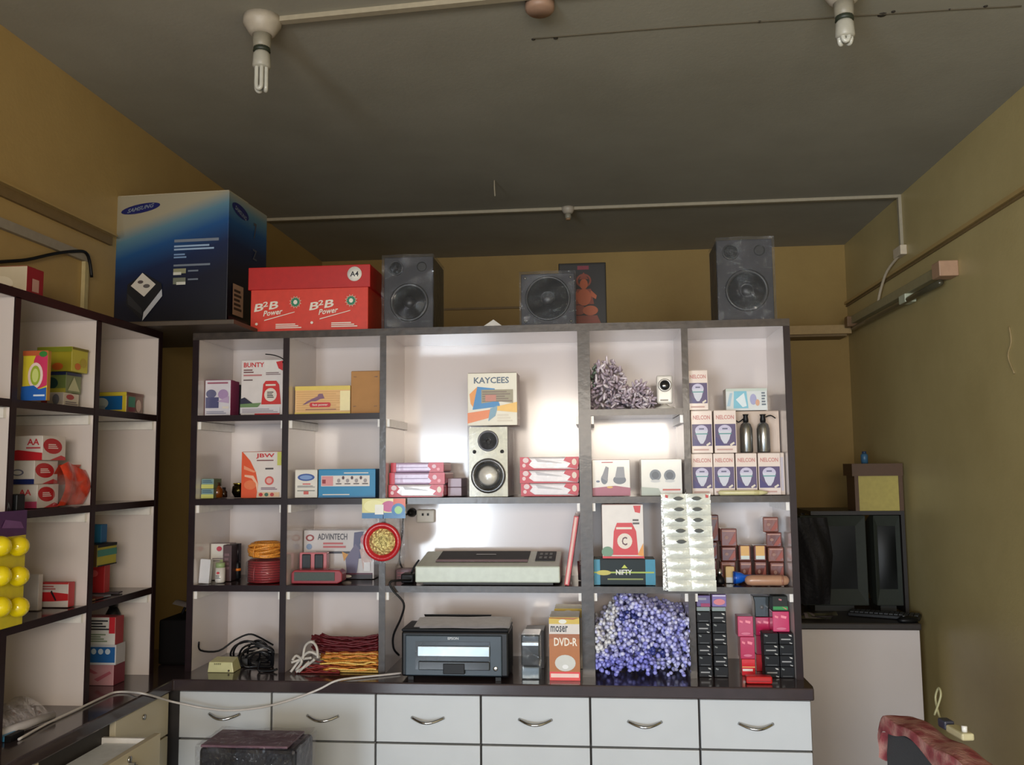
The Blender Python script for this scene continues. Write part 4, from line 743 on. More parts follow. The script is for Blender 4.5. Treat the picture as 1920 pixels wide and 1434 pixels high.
# ================================================================ column 4
def petal_pile(name, label, cat, px0, px1, fn, Y0, Y1, zb, n, mats, seed, L=.018, r=.0035, kind=None, lim=None):
    rr = random.Random(seed); b = MB()
    for k in range(n):
        u = rr.random(); v = rr.random() ** .8; Y = rr.uniform(Y0, Y1); px = px0 + (px1 - px0) * u; H = fn(u)
        p = ay(px, 1000, Y); z = zb + r * 1.5 + (H - r * 2) * v; x = p.x
        d = Vector((rr.gauss(0, 1) + (u - .4) * 1.5, -1.2 + rr.gauss(0, .6), rr.gauss(0, 1) + v * 1.2 - .2)).normalized(); m = mats(u, v, rr)
        q = d.to_track_quat('Z', 'Y').to_matrix().to_4x4(); b.M = Matrix.Translation((x, Y, z)) @ q
        b.ell((0, 0, L * .3), r * rr.uniform(.8, 1.3), r * rr.uniform(.8, 1.3), L * rr.uniform(.4, .65), m, 6, 4)
    vs = []
    x0, x1 = lim
    for v_ in b.v: vs.append((min(x1, max(x0, v_[0])), min(YK - .003, v_[1]), max(zb + .0008, v_[2])))
    b.v = vs; return tag(b.build(name), label, cat, None, kind)
PM = [mat((200, 184, 194), .2, 0, .4), mat((178, 160, 172), .2, 0, .4), mat((220, 208, 212), .2, 0, .4), mat((96, 110, 96), .3)]
def hf(u): return (.050 + .125 * math.sin(min(1, u / .62) * PI) ** .5 * (1 - u * .25)) if u < .62 else .03 + .055 * math.sin((u - .55) / .5 * PI)
petal_pile('plastic_flower_bunch', 'spiky bunch of greyish mauve translucent plastic flowers, top row beside the webcam', 'plastic flowers', 1106, 1228, lambda u: max(.04, hf(u)), 2.73, 2.90, S1, 780, lambda u, v, r_: PM[3] if (u < .12 and v > .5 and r_.random() < .5) else PM[r_.randrange(3)], 11, .024, .0045, 'stuff', (RX[3] + .02, RX[4] - .045))
x, W, H = std(1232, 1262, 703, 2.74, S1)
t = thing('webcam', 'white upright web camera with a round black lens in the top row', 'camera', (x, 2.75, S1 + .0005))
WM = mat((222, 216, 206), .3, 0, .3)
MB().lathe([(W * .62, 0), (W * .62, .005), (W * .3, .01), (W * .15, H * .15)], WM, 20, (0, .012, 0)).build('foot', t)
b = MB(Matrix.Translation((0, 0, H * .16))); b.box(-W / 2, 0, 0, W / 2, .025, H * .84, WM); b.build('camera_body', t, bevel=.006)
MB().lathe([(W * .42, 0), (W * .42, .006), (W * .34, .010), (W * .30, .006)], mat((190, 186, 180), .3, .3), 24, (0, 0, H * .70), 'y').build('lens_ring', t); MB().lathe([(W * .33, 0), (W * .33, .008), (W * .1, .010), (.001, .010)], GLOSSBLK, 24, (0, 0, H * .70), 'y').build('lens', t)
MB().prints([('lines', .2, .22, .7, .3, 1, (120, 110, 100))], W, H).build('printing', t)
pbox('headset_carton', 'white and pink carton picturing two dark headsets, second row fourth column', 'box', 1107, 1178, 862, 2.735, S2, .09, (226, 222, 214), side=(150, 110, 110), prints=[('poly', [(0, 0), (1, 0), (1, .22), (.6, .28), (0, .22)], (170, 90, 110)), ('ell', .32, .46, .09, .14, (110, 116, 126)), ('poly', [(.24, .5), (.36, .82), (.44, .78), (.40, .4)], (140, 140, 145)), ('ell', .72, .44, .17, .12, (110, 114, 124)), ('poly', [(.60, .5), (.66, .8), (.84, .8), (.86, .5)], (150, 150, 156)), ('ell', .15, .40, .05, .03, (110, 120, 140)), ('ell', .46, .24, .08, .03, (220, 170, 90)), ('lines', .25, .90, .55, .95, 1, (190, 110, 110))], coat=.5, rough=.2)
pbox('speaker_carton', 'white carton picturing two small round grey speakers, second row fourth column', 'box', 1202, 1279, 861, 2.735, S2, .09, (224, 222, 214), side=(160, 150, 140), prints=[('ell', .35, .56, .14, .16, (120, 126, 134)), ('ell', .35, .56, .09, .10, (90, 96, 104)), ('ell', .70, .55, .14, .16, (120, 126, 134)), ('ell', .70, .55, .09, .10, (90, 96, 104)), ('ell', .35, .40, .12, .04, (200, 200, 200)), ('ell', .70, .40, .12, .04, (200, 200, 200)), ('lines', .52, .12, .95, .20, 1, (200, 100, 90)), ('poly', [(0, 0), (.5, 0), (.42, .2), (0, .24)], (176, 184, 172))], coat=.5, rough=.2)
x, W, H = std(1110, 1222, 1048, 2.735, S3)
TEAL = (20, 130, 160)
t = pbox('dark_carton', 'low black and teal carton under the red device carton, third row', 'box', 1109, 1224, 1049, 2.735, S3, .09, (26, 40, 44), side=(16, 70, 90), top=(50, 60, 60), prints=[('rect', 0, 0, .10, 1, TEAL), ('rect', .84, 0, 1, 1, TEAL), ('rect', .0, .46, .98, .52, (160, 180, 60)), ('ell', .16, .48, .12, .1, (190, 180, 70)), ('text', 'NIFTY', .36, .40, .62, .60, (226, 226, 220)), ('poly', [(.45, .66), (.50, .80), (.55, .66)], (190, 200, 60)), ('lines', .22, .18, .80, .28, 1, (130, 140, 60))], coat=.6, rough=.2)
x, W, H1 = std(1109, 1224, 1049, 2.735, S3); zz = S3 + H1 + .003
x0 = ay(1130, 1046, 2.745).x; x1 = ay(1208, 1046, 2.745).x; H = ay(1170, 946, 2.745).z - zz
carton('mosquito_machine_carton', 'white carton with a big red device, standing on the low black and teal carton', 'box', ((x0 + x1) / 2, 2.745, zz), x1 - x0, .06, H, (228, 222, 216), side=(190, 150, 140), prints=[('poly', [(.24, .06), (.28, .50), (.36, .66), (.72, .66), (.82, .50), (.86, .06)], (206, 30, 40)), ('rect', .34, .54, .72, .58, WT), ('ell', .54, .32, .18, .145, WT), ('text', 'C', .47, .24, .60, .40, (90, 40, 50)), ('poly', [(.76, .98), (.94, .98), (.92, .84), (.80, .86)], (206, 40, 46)), ('lines', .74, .62, .9, .74, 2, (70, 60, 60)), ('ell', .12, .12, .14, .10, (100, 140, 110)), ('poly', [(.84, .06), (.98, .28), (.99, .04)], (226, 150, 50)), ('rect', 0, 0, 1, .04, (200, 30, 40))])
# silver sachet strips hanging in front of the divider
x0 = ay(1244, 1000, 2.675).x; x1 = ay(1334, 1000, 2.675).x; z1 = ay(1290, 926, 2.675).z; z0 = ay(1290, 1108, 2.675).z; W = x1 - x0; H = z1 - z0
t = thing('sachet_strip', 'hanging strips of silver foil sachets with dark leaf prints, in front of the fourth divider', 'sachet strip', ((x0 + x1) / 2, 2.69, z0))
FM = mat((222, 226, 218), .28, .2, .3, .5, 45, .04, bdist=.006)
rows_ = 9; hs_ = H / rows_; rr = random.Random(4)
for k in range(rows_):
    zt_ = H - k * hs_; oy = -.004 - .0016 * k
    for j in range(2):
        b = MB(); xx0 = -W / 2 + j * W / 2 + k * .0012; ww = W / 2
        b.sheet(lambda u, v: (xx0 + u * ww, oy - .006 * math.sin(u * PI) * math.sin(v * PI) + .0012 * rr.random(), zt_ - hs_ * 1.02 * (1 - v)), 6, 6, FM)
        sx = b.build('sachet', t)
        if k < 5 and not (k == 4 and j == 1):
            c = MB(); cx, cz, ry_ = xx0 + ww * (.66 if j == 0 else .42), zt_ - hs_ * .42, oy - .0125
            c.add([(cx + .013 * math.cos(a) * (1.25 if abs(math.cos(a)) > .95 else 1), ry_, cz + .006 * math.sin(a)) for a in [2 * PI * i / 16 for i in range(16)]], [tuple(range(16))], mat((40, 46, 40), .4))
            if k == 0: 
                c2 = MB(); cx2 = -W / 2 + .012 if j == 0 else W / 2 - .010; c2.add([(cx2 - .004, oy - .006, cz + .012), (cx2 + .005, oy - .006, cz + .009), (cx2 + .004, oy - .006, cz + .001), (cx2 - .003, oy - .006, cz + .002)], [(0, 1, 2, 3)], mat((190, 50, 50), .4)); c2.build('red_mark', sx)
            c.build('leaf_print', sx)
MB().box(-W / 2 - .004, -.0005, .0, W / 2 + .002, .004, H, mat((205, 205, 200), .3, .4, 0, 1, 40, bdist=.01)).build('backing_strip', t)
MB().tube([(0, .002, H - .002), (0, .006, H + .012), (0, .010, 1.391 - z0)], .0012, M_CHROME, 5, 1).build('hanging_wire', t)
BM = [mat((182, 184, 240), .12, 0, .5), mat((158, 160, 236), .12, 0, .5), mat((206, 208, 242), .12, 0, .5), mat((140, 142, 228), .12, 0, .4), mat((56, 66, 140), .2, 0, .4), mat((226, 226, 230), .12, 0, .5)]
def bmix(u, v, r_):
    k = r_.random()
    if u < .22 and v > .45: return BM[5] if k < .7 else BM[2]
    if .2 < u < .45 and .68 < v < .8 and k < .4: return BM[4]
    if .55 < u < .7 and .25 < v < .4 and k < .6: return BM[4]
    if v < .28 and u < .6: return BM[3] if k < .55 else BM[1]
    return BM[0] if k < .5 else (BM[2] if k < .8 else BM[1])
petal_pile('plastic_bead_heap', 'big heap of shiny blue and lilac plastic beads filling the bottom of the fourth column', 'plastic beads', 1112, 1296, lambda u: (.14 + .34 * u if u < .3 else .243 - .10 * (u - .3)) if u < 1 else .1, 2.668, 2.93, S4, 2500, bmix, 21, .012, .0068, 'stuff', (RX[3] + .02, RX[4] - .0115))

# ================================================================ column 5
VIO = (74, 58, 104)
def bulb_prints(): return [('rect', .04, .17, .96, .68, VIO), ('poly', [(.04, .17), (.04, .40), (.5, .17)], (54, 46, 110)), ('text', 'NELCON', .10, .79, .90, .89, (196, 130, 124)), ('ell', .48, .53, .30, .13, (190, 184, 210)), ('poly', [(.18, .53), (.78, .53), (.66, .32), (.54, .22), (.42, .22), (.30, .32)], (198, 200, 212)), ('rect', .19, .44, .77, .465, (70, 140, 140)), ('lines', .36, .54, .6, .6, 1, (90, 90, 120)), ('poly', [(.68, .20), (.86, .26), (.9, .22), (.72, .16)], (216, 206, 190)), ('lines', .1, .05, .8, .11, 1, (190, 150, 140))]
def bulb(label, x0, x1, yt, zb, H=None, Y=2.74, rz=0):
    x, W, h = std(x0, x1, yt, Y, zb); H = H or h
    carton('bulb_carton', label, 'box', (x, Y, zb), W, .055, H, (222, 206, 196), side=(190, 170, 158), prints=bulb_prints(), group='violet and white bulb cartons', rz=rz, coat=.3, rough=.3); return H
z = S2 + .0005; HB = std(1296, 1337, 851, 2.74, S2)[2]
for k, (a, b_, w_) in enumerate(((1297, 1337, 'first from the left'), (1338, 1378, 'second from the left'), (1380, 1420, 'third from the left'), (1422, 1464, 'fourth from the left, right end'))):
    bulb('violet and white bulb carton in the bottom row, ' + w_, a, b_, 851, z, HB)
z2 = z + HB + .002; HB2 = ay(1310, 770, 2.74).z - z2
bulb('violet and white bulb carton in the middle row, left one under the single top carton', 1296, 1336, 770, z2, HB2)
bulb('violet and white bulb carton in the middle row, right one beside the silver bottles', 1339, 1381, 770, z2, HB2)
z3 = z2 + HB2 + .002
bulb('violet and white bulb carton alone on top of the pile', 1290, 1327, 694, z3, None)
x, W, _ = std(1388, 1476, 780, 2.84, z2)
carton('plain_carton', 'plain cream carton behind the two silver bottles', 'box', (x - .002, 2.80, z2), W, .07, z3 - z2 - .0025, (196, 176, 160), side=(170, 150, 136))
x, W, H_ = std(1466, 1480, 851, 2.76, S2)
carton('plain_carton', 'narrow cream carton at the right end of the bulb carton row', 'box', (x - .0015, 2.75, S2 + .0005), W * .8, .10, HB, (206, 190, 176), prints=[('rect', .2, .1, .8, .9, (186, 178, 186))])
x0 = ay(1362, 768, 2.79).x; x1 = ay(1440, 768, 2.79).x
carton('tissue_carton', 'low white and light blue carton lying on the cream carton above the silver bottles', 'box', ((x0 + x1) / 2, 2.795, z3 - .0), x1 - x0, .06, ay(1400, 728, 2.79).z - z3, (210, 214, 212), side=(170, 160, 150), prints=[('poly', [(.18, .1), (.2, .9), (.5, .9), (.54, .1)], (120, 186, 206)), ('poly', [(.24, .5), (.44, .8), (.5, .2), (.4, .15)], (214, 226, 230)), ('poly', [(.02, .2), (.1, .8), (.16, .8), (.1, .2)], (160, 190, 206)), ('ell', .66, .5, .08, .25, (160, 160, 196)), ('ell', .76, .35, .05, .15, (210, 160, 130)), ('lines', .86, .2, .96, .85, 5, (100, 110, 120)), ('rect', 0, .88, 1, 1, (190, 200, 190))], rx=0)
for k, (a, b_, w_) in enumerate(((1389, 1413, 'left'), (1421, 1446, 'right'))):
    x, W, H = std(a, b_, 776, 2.745, z2)
    t = thing('silver_bottle', w_ + ' one of two small dark silver bottles standing on the bulb cartons', 'bottle', (x, 2.745 + W / 2, z2), 0, 'two small silver bottles'); r = W / 2
    MB().lathe([(r * .9, 0), (r, .004), (r, H * .62), (r * .8, H * .74), (r * .4, H * .80)], mat((150, 150, 148), .22, .9), 22).build('bottle_body', t)
    MB().lathe([(r * .42, H * .80), (r * .45, H * .86), (r * .35, H * .95), (r * .5, H), (r * .3, H)], BLACK, 16).build('cap', t)
    MB().tube([(-r * .4, 0, H * .88), (-r * 1.1, -.002, H * .80), (-r * 1.5, .0, H * .84)] if k == 0 else [(r * .4, 0, H * .93), (r * 1.2, .0, H * .97), (r * 2.0, .01, H * .9)], .002, BLACK, 6, 3).build('cord_loop', t)
t = thing('plastic_tube', 'pale yellowish plastic tube lying in front of the bulb carton row', 'tube', (ay(1392, 922, 2.72).x, 2.715, S2 + .0085))
L_ = ay(1437, 922, 2.72).x - ay(1345, 922, 2.72).x
MB().lathe([(.003, -L_ / 2), (.008, -L_ / 2 + .006), (.0078, L_ / 2 - .02), (.004, L_ / 2)], mat((206, 198, 150), .3, 0, .2), 16, (0, 0, 0), 'x').build('tube_body', t); MB().lathe([(.0075, -.005), (.0082, -.002), (.0082, .01), (.0075, .012)], mat((190, 180, 130), .3), 16, (L_ * .25, 0, 0), 'x').build('band', t)
# row 3 col 5 : brown packets
BRN = [(112, 62, 52), (126, 74, 62), (104, 52, 44)]
def brown(label, a, b_, yt, yb, Y, zb, ci=0, cap=False, tilt=0):
    x, W, _ = std(a, b_, yt, Y, zb); H = (yb - yt) / FPX * Y * 1.0
    t = thing('brown_pack', label, 'pack', (x, Y, zb), 0, 'small glossy brown packs'); c = mat(BRN[ci], .22, 0, .5, .2, 60, .12)
    MB().box(-W / 2, 0, 0, W / 2, .05, H, c).build('pack_body', t, bevel=.003)
    pr = [('rect', .08, .82, .92, .9, (176, 130, 116)), ('poly', [(.45, .1), (.9, .8), (.92, .3), (.7, .1)], (150, 70, 56)), ('ell', .35, .5, .12, .1, (150, 110, 96))]
    if cap: pr = [('rect', .14, .34, .86, .96, (216, 168, 96)), ('rect', .14, .12, .86, .34, (206, 214, 206))]
    MB().prints(pr, W, H).build('printing', t); return zb + H + .001
zz = S3 + .0005
z = brown('bottom brown pack in the rightmost stack of the third row', 1445, 1471, 1062, 1098, 2.80, zz, 0)
z = brown('third from top brown pack in the rightmost stack', 1441, 1470, 1034, 1060, 2.80, z, 1)
z = brown('second from top brown pack in the rightmost stack', 1437, 1466, 1008, 1034, 2.80, z, 2)
z = brown('topmost glossy brown pack in the rightmost stack', 1431, 1460, 980, 1007, 2.80, z, 1)
z = brown('lower brown pack behind the blue cone, under the left yellow-faced one', 1388, 1410, 1062, 1098, 2.82, zz, 0); brown('left one of two small brown packs with yellow and white faces', 1386, 1408, 1034, 1062, 2.82, z, 0, True)
z = brown('lower brown pack behind the tube, under the right yellow-faced one', 1416, 1438, 1062, 1098, 2.82, zz, 2); brown('right one of two small brown packs with yellow and white faces', 1414, 1437, 1034, 1062, 2.82, z, 2, True)
z = brown('bottom brown pack of the pile beside the silver sachets', 1352, 1380, 1062, 1096, 2.84, zz, 1); z = brown('middle brown pack of the pile beside the silver sachets', 1353, 1381, 1036, 1062, 2.84, z, 2); brown('top reddish brown pack of the pile beside the silver sachets', 1352, 1382, 1003, 1035, 2.84, z, 1)
z = brown('bottom dark brown pack half hidden by the silver sachets', 1318, 1345, 1062, 1096, 2.88, zz, 0); z = brown('middle dark brown pack half hidden by the silver sachets', 1318, 1346, 1030, 1062, 2.88, z, 2); brown('top dark brown pack half hidden by the silver sachets', 1320, 1348, 982, 1030, 2.88, z, 0)
x, W, H = std(1386, 1470, 1078, 2.72, S3)
p = ay(1379, 1078, 2.725)
t = thing('blue_torch', 'blue cone-headed torch lying behind the beige tube', 'torch', (p.x + .002, 2.765, S3 + .0195)); 
MB().lathe([(.019, 0), (.019, .004), (.016, .02), (.009, .032), (.0085, .13), (.006, .135)], mat((20, 90, 190), .3, 0, .3), 20, (0, 0, 0), 'x').build('torch_body', t); MB().lathe([(.0195, -.003), (.0195, .002)], mat((16, 60, 140), .3), 20, (0, 0, 0), 'x').build('head_ring', t)
x0 = ay(1398, 1090, 2.715).x; x1 = ay(1481, 1090, 2.715).x; L_ = x1 - x0
t = thing('beige_tube', 'thick beige brown rounded tube lying at the front of the third row', 'tube', ((x0 + x1) / 2, 2.727, S3 + .0165))
MB().lathe([(.006, -L_ / 2), (.013, -L_ / 2 + .006), (.016, -L_ / 2 + .02), (.016, L_ / 2 - .02), (.013, L_ / 2 - .006), (.006, L_ / 2)], mat((172, 130, 104), .35, 0, .3), 20, (0, 0, 0), 'x').build('tube_body', t); MB().lathe([(.0163, L_ / 2 - .024), (.0163, L_ / 2 - .018)], mat((150, 104, 84), .35), 20, (0, 0, 0), 'x').build('seam', t)
x, W, H = std(1340, 1360, 1066, 2.75, S3)
t = thing('black_bottle', 'tiny black and silver bottle beside the silver sachets, third row', 'bottle', (x, 2.76, S3 + .0005)); MB().lathe([(.013, 0), (.016, .008), (.013, .02), (.006, .026)], BLACK, 16).build('base', t); MB().lathe([(.006, .026), (.009, .034), (.006, .045), (.001, .048)], M_CHROME, 16).build('silver_cap', t)
pbox('small_carton', 'tiny tan carton left of the blue torch, third row', 'box', 1361, 1377, 1063, 2.79, S3, .03, (196, 160, 96), prints=[('rect', 0, 0, 1, .35, (200, 200, 196))])
# row 4 col 5 : cosmetics
def cosm(label, a, b_, yt, yb, Y, zb, col, D=.05, pr=None, group='small boxed cosmetics in the bottom right compartment', name='cosmetic_carton'):
    x, W, _ = std(a, b_, yt, Y, zb); H = ay(a, yt, Y).z - ay(a, yb, Y).z
    t = carton(name, label, 'box', (x, Y, zb), W, D, H, col, prints=pr or [], group=group, coat=.6, rough=.2, flap=False); return zb + H + .0008
silver = (150, 150, 150)
def bp(k): return [('rect', .12, .40, .80, .52, silver), ('poly', [(.66, .9), (.86, .86), (.9, .72), (.74, .76)], (190, 188, 184)), ('poly', [(.7, .2), (.9, .14), (.9, .04), (.72, .1)], (170, 170, 168))] if k % 2 == 0 else [('poly', [(.1, .9), (.3, .8), (.26, .68), (.08, .76)], (120, 124, 122)), ('rect', .15, .1, .85, .18, (70, 72, 74))]
BK = (20, 22, 26); ordn = ['bottom', 'second from bottom', 'third from bottom', 'fourth from bottom', 'fifth from bottom', 'sixth from bottom', 'seventh from bottom']
for ci, (a, b_) in enumerate(((1311, 1336), (1340, 1366))):
    z = S4 + .0005
    for k in range(6):
        yb = 1270 - k * 20.2; z = cosm('black glossy cosmetic carton, %s in the %s column of the left black stack' % (ordn[k], ('left', 'right')[ci]), a - k * .9, b_ - k * .9, yb - 20, yb, 2.715, z, BK, pr=bp(k + ci))
    z = cosm('grey-green small carton under the purple one, %s column' % ('left', 'right')[ci], a - 5, b_ - 5, 1141, 1149, 2.72, z, (120, 130, 124))
    cosm(('dark purple and magenta small carton topping the left column of black cartons', 'bright violet shiny small carton topping the right column of black cartons')[ci], a - 5, b_ - 4, 1118 - ci * 2, 1139, 2.72, z, ((84, 56, 116), (112, 84, 150))[ci], pr=[('ell', .5, .4, .4, .25, (206, 120, 130)), ('rect', .05, .86, .95, .96, (206, 200, 220))] if ci else [('rect', .3, 0, .95, .3, (150, 30, 90)), ('rect', .1, .6, .7, .8, (140, 140, 160))])
PK = (186, 36, 84); PKp = [('poly', [(.12, .82), (.34, .76), (.32, .66), (.12, .72)], (236, 130, 150)), ('poly', [(.5, .82), (.84, .76), (.8, .64), (.5, .7)], (240, 140, 160)), ('ell', .5, .16, .3, .06, (210, 110, 140))]
z = cosm('red and white small carton at the bottom of the pink column', 1391, 1416, 1222, 1253, 2.74, S4 + .0005, (214, 50, 60), pr=[('rect', .02, .5, .98, .55, (240, 190, 120)), ('rect', .04, .28, .8, .42, (240, 225, 220))])
z = cosm('magenta carton in the middle of the pink column', 1388, 1415, 1180, 1221, 2.74, z, PK, pr=PKp)
z = cosm('magenta carton at the top of the pink column beside the white gap', 1383, 1412, 1141, 1179, 2.74, z, PK, pr=PKp)
z = cosm('red carton hidden behind, bottom of the second pink column', 1418, 1434, 1222, 1253, 2.80, S4 + .0005, (196, 50, 60)); z = cosm('dusky pink carton behind, second pink column', 1418, 1436, 1186, 1221, 2.80, z, (170, 50, 80))
z = cosm('magenta carton under the black pot, left one of the upper pink pair', 1417, 1446, 1152, 1186, 2.80, z, PK, pr=PKp)
x, W, H = std(1412, 1445, 1116, 2.80, z)
t = thing('black_jar', 'black faceted jar carton on top of the upper pink pair', 'box', (x, 2.80, z)); MB().prism([(-W * .40, 0), (W * .40, 0), (W * .42, H * .7), (W * .5, H * .95), (-W * .5, H * .95), (-W * .42, H * .7)], 0, .05, mat((22, 28, 26), .2, 0, .5)).build('jar_body', t, bevel=.002); MB().lathe([(.006, 0), (.006, .002)], mat((110, 110, 110), .3), 12, (0, 0, H * .45), 'y').build('round_mark', t)
for ci, (a, b_) in enumerate(((1435, 1463), (1466, 1492))):
    z = S4 + .0005
    for k in range(4):
        yb = 1272 - k * 20.6; z = cosm('black glossy cosmetic carton, %s in the %s column of the right black block' % (ordn[k], ('left', 'right')[ci]), a - k * 1.2, b_ - k * 1.2, yb - 20.4, yb, 2.72, z, BK, pr=bp(k + ci))
    if ci == 0: zl = z
    else: zr = z
zt_ = max(zl, zr)
zu = cosm('bright magenta carton, right one of the upper pink pair on the black block', 1449, 1480, 1148, 1186, 2.74, zt_, (196, 44, 96), pr=PKp)
cosm('dark carton with green stripe topping the right pink carton', 1449, 1477, 1119, 1147, 2.74, zu, (40, 44, 42), pr=[('rect', 0, .1, 1, .32, (40, 140, 70)), ('poly', [(.4, .85), (.6, .8), (.58, .7), (.4, .75)], (190, 110, 120)), ('poly', [(.6, .3), (.9, .2), (.9, .1)], (210, 120, 100))])
x, W, H = std(1399, 1448, 1268, 2.645, S4)
t = thing('red_stapler', 'small red plastic case lying on the counter edge below the pink cartons', 'case', (x, 2.64, S4 + .0005)); MB().box(-W / 2, 0, 0, W / 2, .03, H, mat((190, 24, 26), .3, 0, .4)).build('case_body', t, bevel=.004); MB().box(-W * .45, -.001, H * .35, W * .45, .0, H * .42, mat((110, 12, 14), .4)).build('seam', t)
# ================================================================ left shelf unit contents
def lc(name, label, pe, pf, pyt, xf, zb, Wd, front, cat='box', **k):
    pm = (pyt + pyof(xf, ax(pe, pyt, xf).y, zb)) / 2
    y0 = ax(pe, pm, xf).y; y1 = ax(pf, pm, xf).y; H = ax(pe, pyt, xf).z - zb
    for a, b_ in zip([LYm] + LY, LY):      # stay inside the compartment
        if a < (y0 + y1) / 2 < b_ and zb < 1.9: y1 = min(y1, b_ - T - .003); y0 = max(y0, a + T + .003)
    carton(name, label, cat, (xf - Wd / 2, y0, zb + .0005), Wd, max(.01, y1 - y0), H, front, **k); return zb + H + .0015
RW = [('poly', [(0, 0), (0, .35), (.4, .42), (1, .30), (1, 0)], (186, 34, 44)), ('text', 'AA', .62, .62, .92, .88, (190, 50, 60)), ('lines', .6, .45, .95, .56, 1, (190, 70, 80))]
RWr = [('rect', 0, 0, 1, 1, (206, 196, 190)), ('tell', .42, .58, .42, .32, -.1, (180, 40, 44)), ('lines', .22, .46, .66, .68, 3, (226, 200, 196)), ('poly', [(0, 0), (.3, 0), (.8, .2), (1, .12), (1, 0)], (190, 60, 66))]
z = lc('small_carton', 'small white and red carton at the bottom of the pile in the upper left compartment', 119, 148, 736, -1.42, S1, .07, (186, 176, 166), side=(206, 196, 180), prints=[('rect', .1, 0, .35, 1, (150, 50, 60)), ('ell', .7, .5, .14, .4, (110, 110, 120))], right=[('ell', .4, .7, .25, .2, (170, 60, 60)), ('lines', .1, .1, .9, .4, 2, (120, 110, 110))])
z = lc('bulb_carton', 'dark-topped green and yellow carton in the middle of the upper left pile', 124, 152, 697, -1.42, z, .09, (110, 126, 70), side=(120, 130, 90), top=(24, 24, 44), prints=[('ell', .5, .45, .25, .3, (30, 60, 60)), ('rect', 0, 0, 1, .2, (170, 160, 60)), ('rect', 0, .85, 1, 1, (30, 40, 80))], right=[('poly', [(.1, .1), (.5, .8), (.9, .1)], (190, 190, 150)), ('rect', 0, .85, 1, 1, (30, 40, 80))])
lc('yellow_carton', 'yellow green carton on top of the pile in the upper left compartment', 135, 165, 650, -1.405, z, .10, (160, 150, 40), side=(196, 186, 70), prints=[('ell', .6, .2, .16, .15, (200, 100, 40)), ('rect', 0, .8, 1, 1, (130, 140, 40))], right=[('ell', .35, .22, .18, .14, (206, 110, 40)), ('ell', .7, .4, .2, .2, (180, 160, 60)), ('rect', 0, .9, 1, 1, (120, 110, 40))])
x0 = ay(40, 748, 2.02).x; x1 = ay(87, 748, 2.02).x
W = x1 - x0; H = ay(60, 658, 2.02).z - S1
t = carton('ball_pack', 'flat yellow, pink and blue toy pack standing in the upper left compartment', 'pack', ((x0 + x1) / 2, 2.02, S1 + .0005), W, .014, H, (206, 190, 50), side=(170, 120, 40), flap=False, prints=[('poly', [(.6, 1), (1, .95), (1, .3), (.5, .2), (.45, .8)], (196, 50, 90)), ('rect', 0, .9, 1, 1, (180, 90, 50)), ('ell', .82, .93, .16, .06, (50, 120, 50)), ('ell', .54, .50, .30, .26, (226, 200, 190)), ('ell', .54, .50, .20, .20, (150, 170, 50)), ('ell', .54, .50, .13, .14, (196, 206, 120)), ('poly', [(0, 0), (1, 0), (1, .26), (.7, .22), (.5, .30), (0, .28)], (30, 90, 170)), ('lines', .5, .07, .95, .13, 1, (210, 220, 230))])
b = MB(); x0 = ax(34, 700, -1.60)
yb_ = LY[1] + .05
b.prism([(yb_ - .02, 0), (yb_ + .15, 0), (yb_ + .15, .09), (yb_ + .10, .165), (yb_ + .03, .19), (yb_ - .02, .17)], 0, .004, mat((150, 100, 60), .8), 'yz')
t = b.build('cardboard_sheet'); t.location = (-1.60, 0, S1 + .0005); t.rotation_euler = (0, R(-6), 0); tag(t, 'piece of torn brown cardboard leaning at the back of the upper left compartment', 'cardboard')
# second row
g = 'white and red battery cartons stacked in the second row'
z = lc('battery_carton', 'bottom white and red battery carton of the stack, marked AA with pink base', 70, 108, 909, -1.425, S2, .11, (206, 200, 194), side=(196, 180, 170), prints=[('text', 'AA', .55, .55, .85, .80, (190, 50, 60)), ('rect', .3, 0, 1, .28, (190, 70, 110)), ('rect', 0, 0, .3, .35, (20, 18, 24))], right=RWr, group=g)
z = lc('battery_carton', 'middle white carton of the battery stack with a navy stripe', 65, 107, 864, -1.43, z, .12, (214, 208, 202), side=(196, 180, 170), prints=[('rect', 0, 0, 1, .22, (26, 40, 100)), ('ell', .62, .50, .14, .14, (110, 110, 130)), ('ell', .62, .50, .10, .09, (210, 206, 204)), ('poly', [(.05, .7), (.15, .4), (.28, .7)], (190, 60, 90))], right=RWr, group=g)
z = lc('battery_carton', 'top white and red carton of the battery stack marked AA', 80, 122, 817, -1.415, z, .11, (210, 204, 198), side=(196, 180, 170), prints=RW, right=RWr, group=g)
x, Wq, Hq = -1.41, .05, .09
OM = mat((196, 60, 34), .3, 0, .4, .5, 40, .3); 
b = MB(); b.sheet(lambda u, v: (-1.415 + .02 * math.sin(v * 3) + .006 * math.sin(u * 9), ax(112, 920, -1.41).y + u * (LY[2] - T - .004 - ax(112, 920, -1.41).y), S2 + .003 + v * (.105 + .012 * math.sin(u * 5))), 10, 8, OM)
b.sheet(lambda u, v: (-1.415 - .03 * v, ax(112, 920, -1.41).y + u * .10, S2 + .003 + .108 * (1 - v * .5)), 6, 3, OM)
tag(b.build('orange_packet'), 'crumpled orange and red plastic packet right of the battery cartons', 'packet')
b = MB(); b.sheet(lambda u, v: (-1.378 + .010 * math.sin(u * 8) * math.sin(v * 7), ax(84, 940, -1.40).y + u * .13, S2 + .006 + v * .07 + .01 * math.sin(u * 6)), 12, 8, wrapmat('wrap2', 40, (226, 200, 196), .35))
tag(b.build('clear_bag'), 'crumpled clear plastic bag bulging in front of the battery cartons', 'bag')
x, W, H = std(14, 35, 927, 1.99, S2)
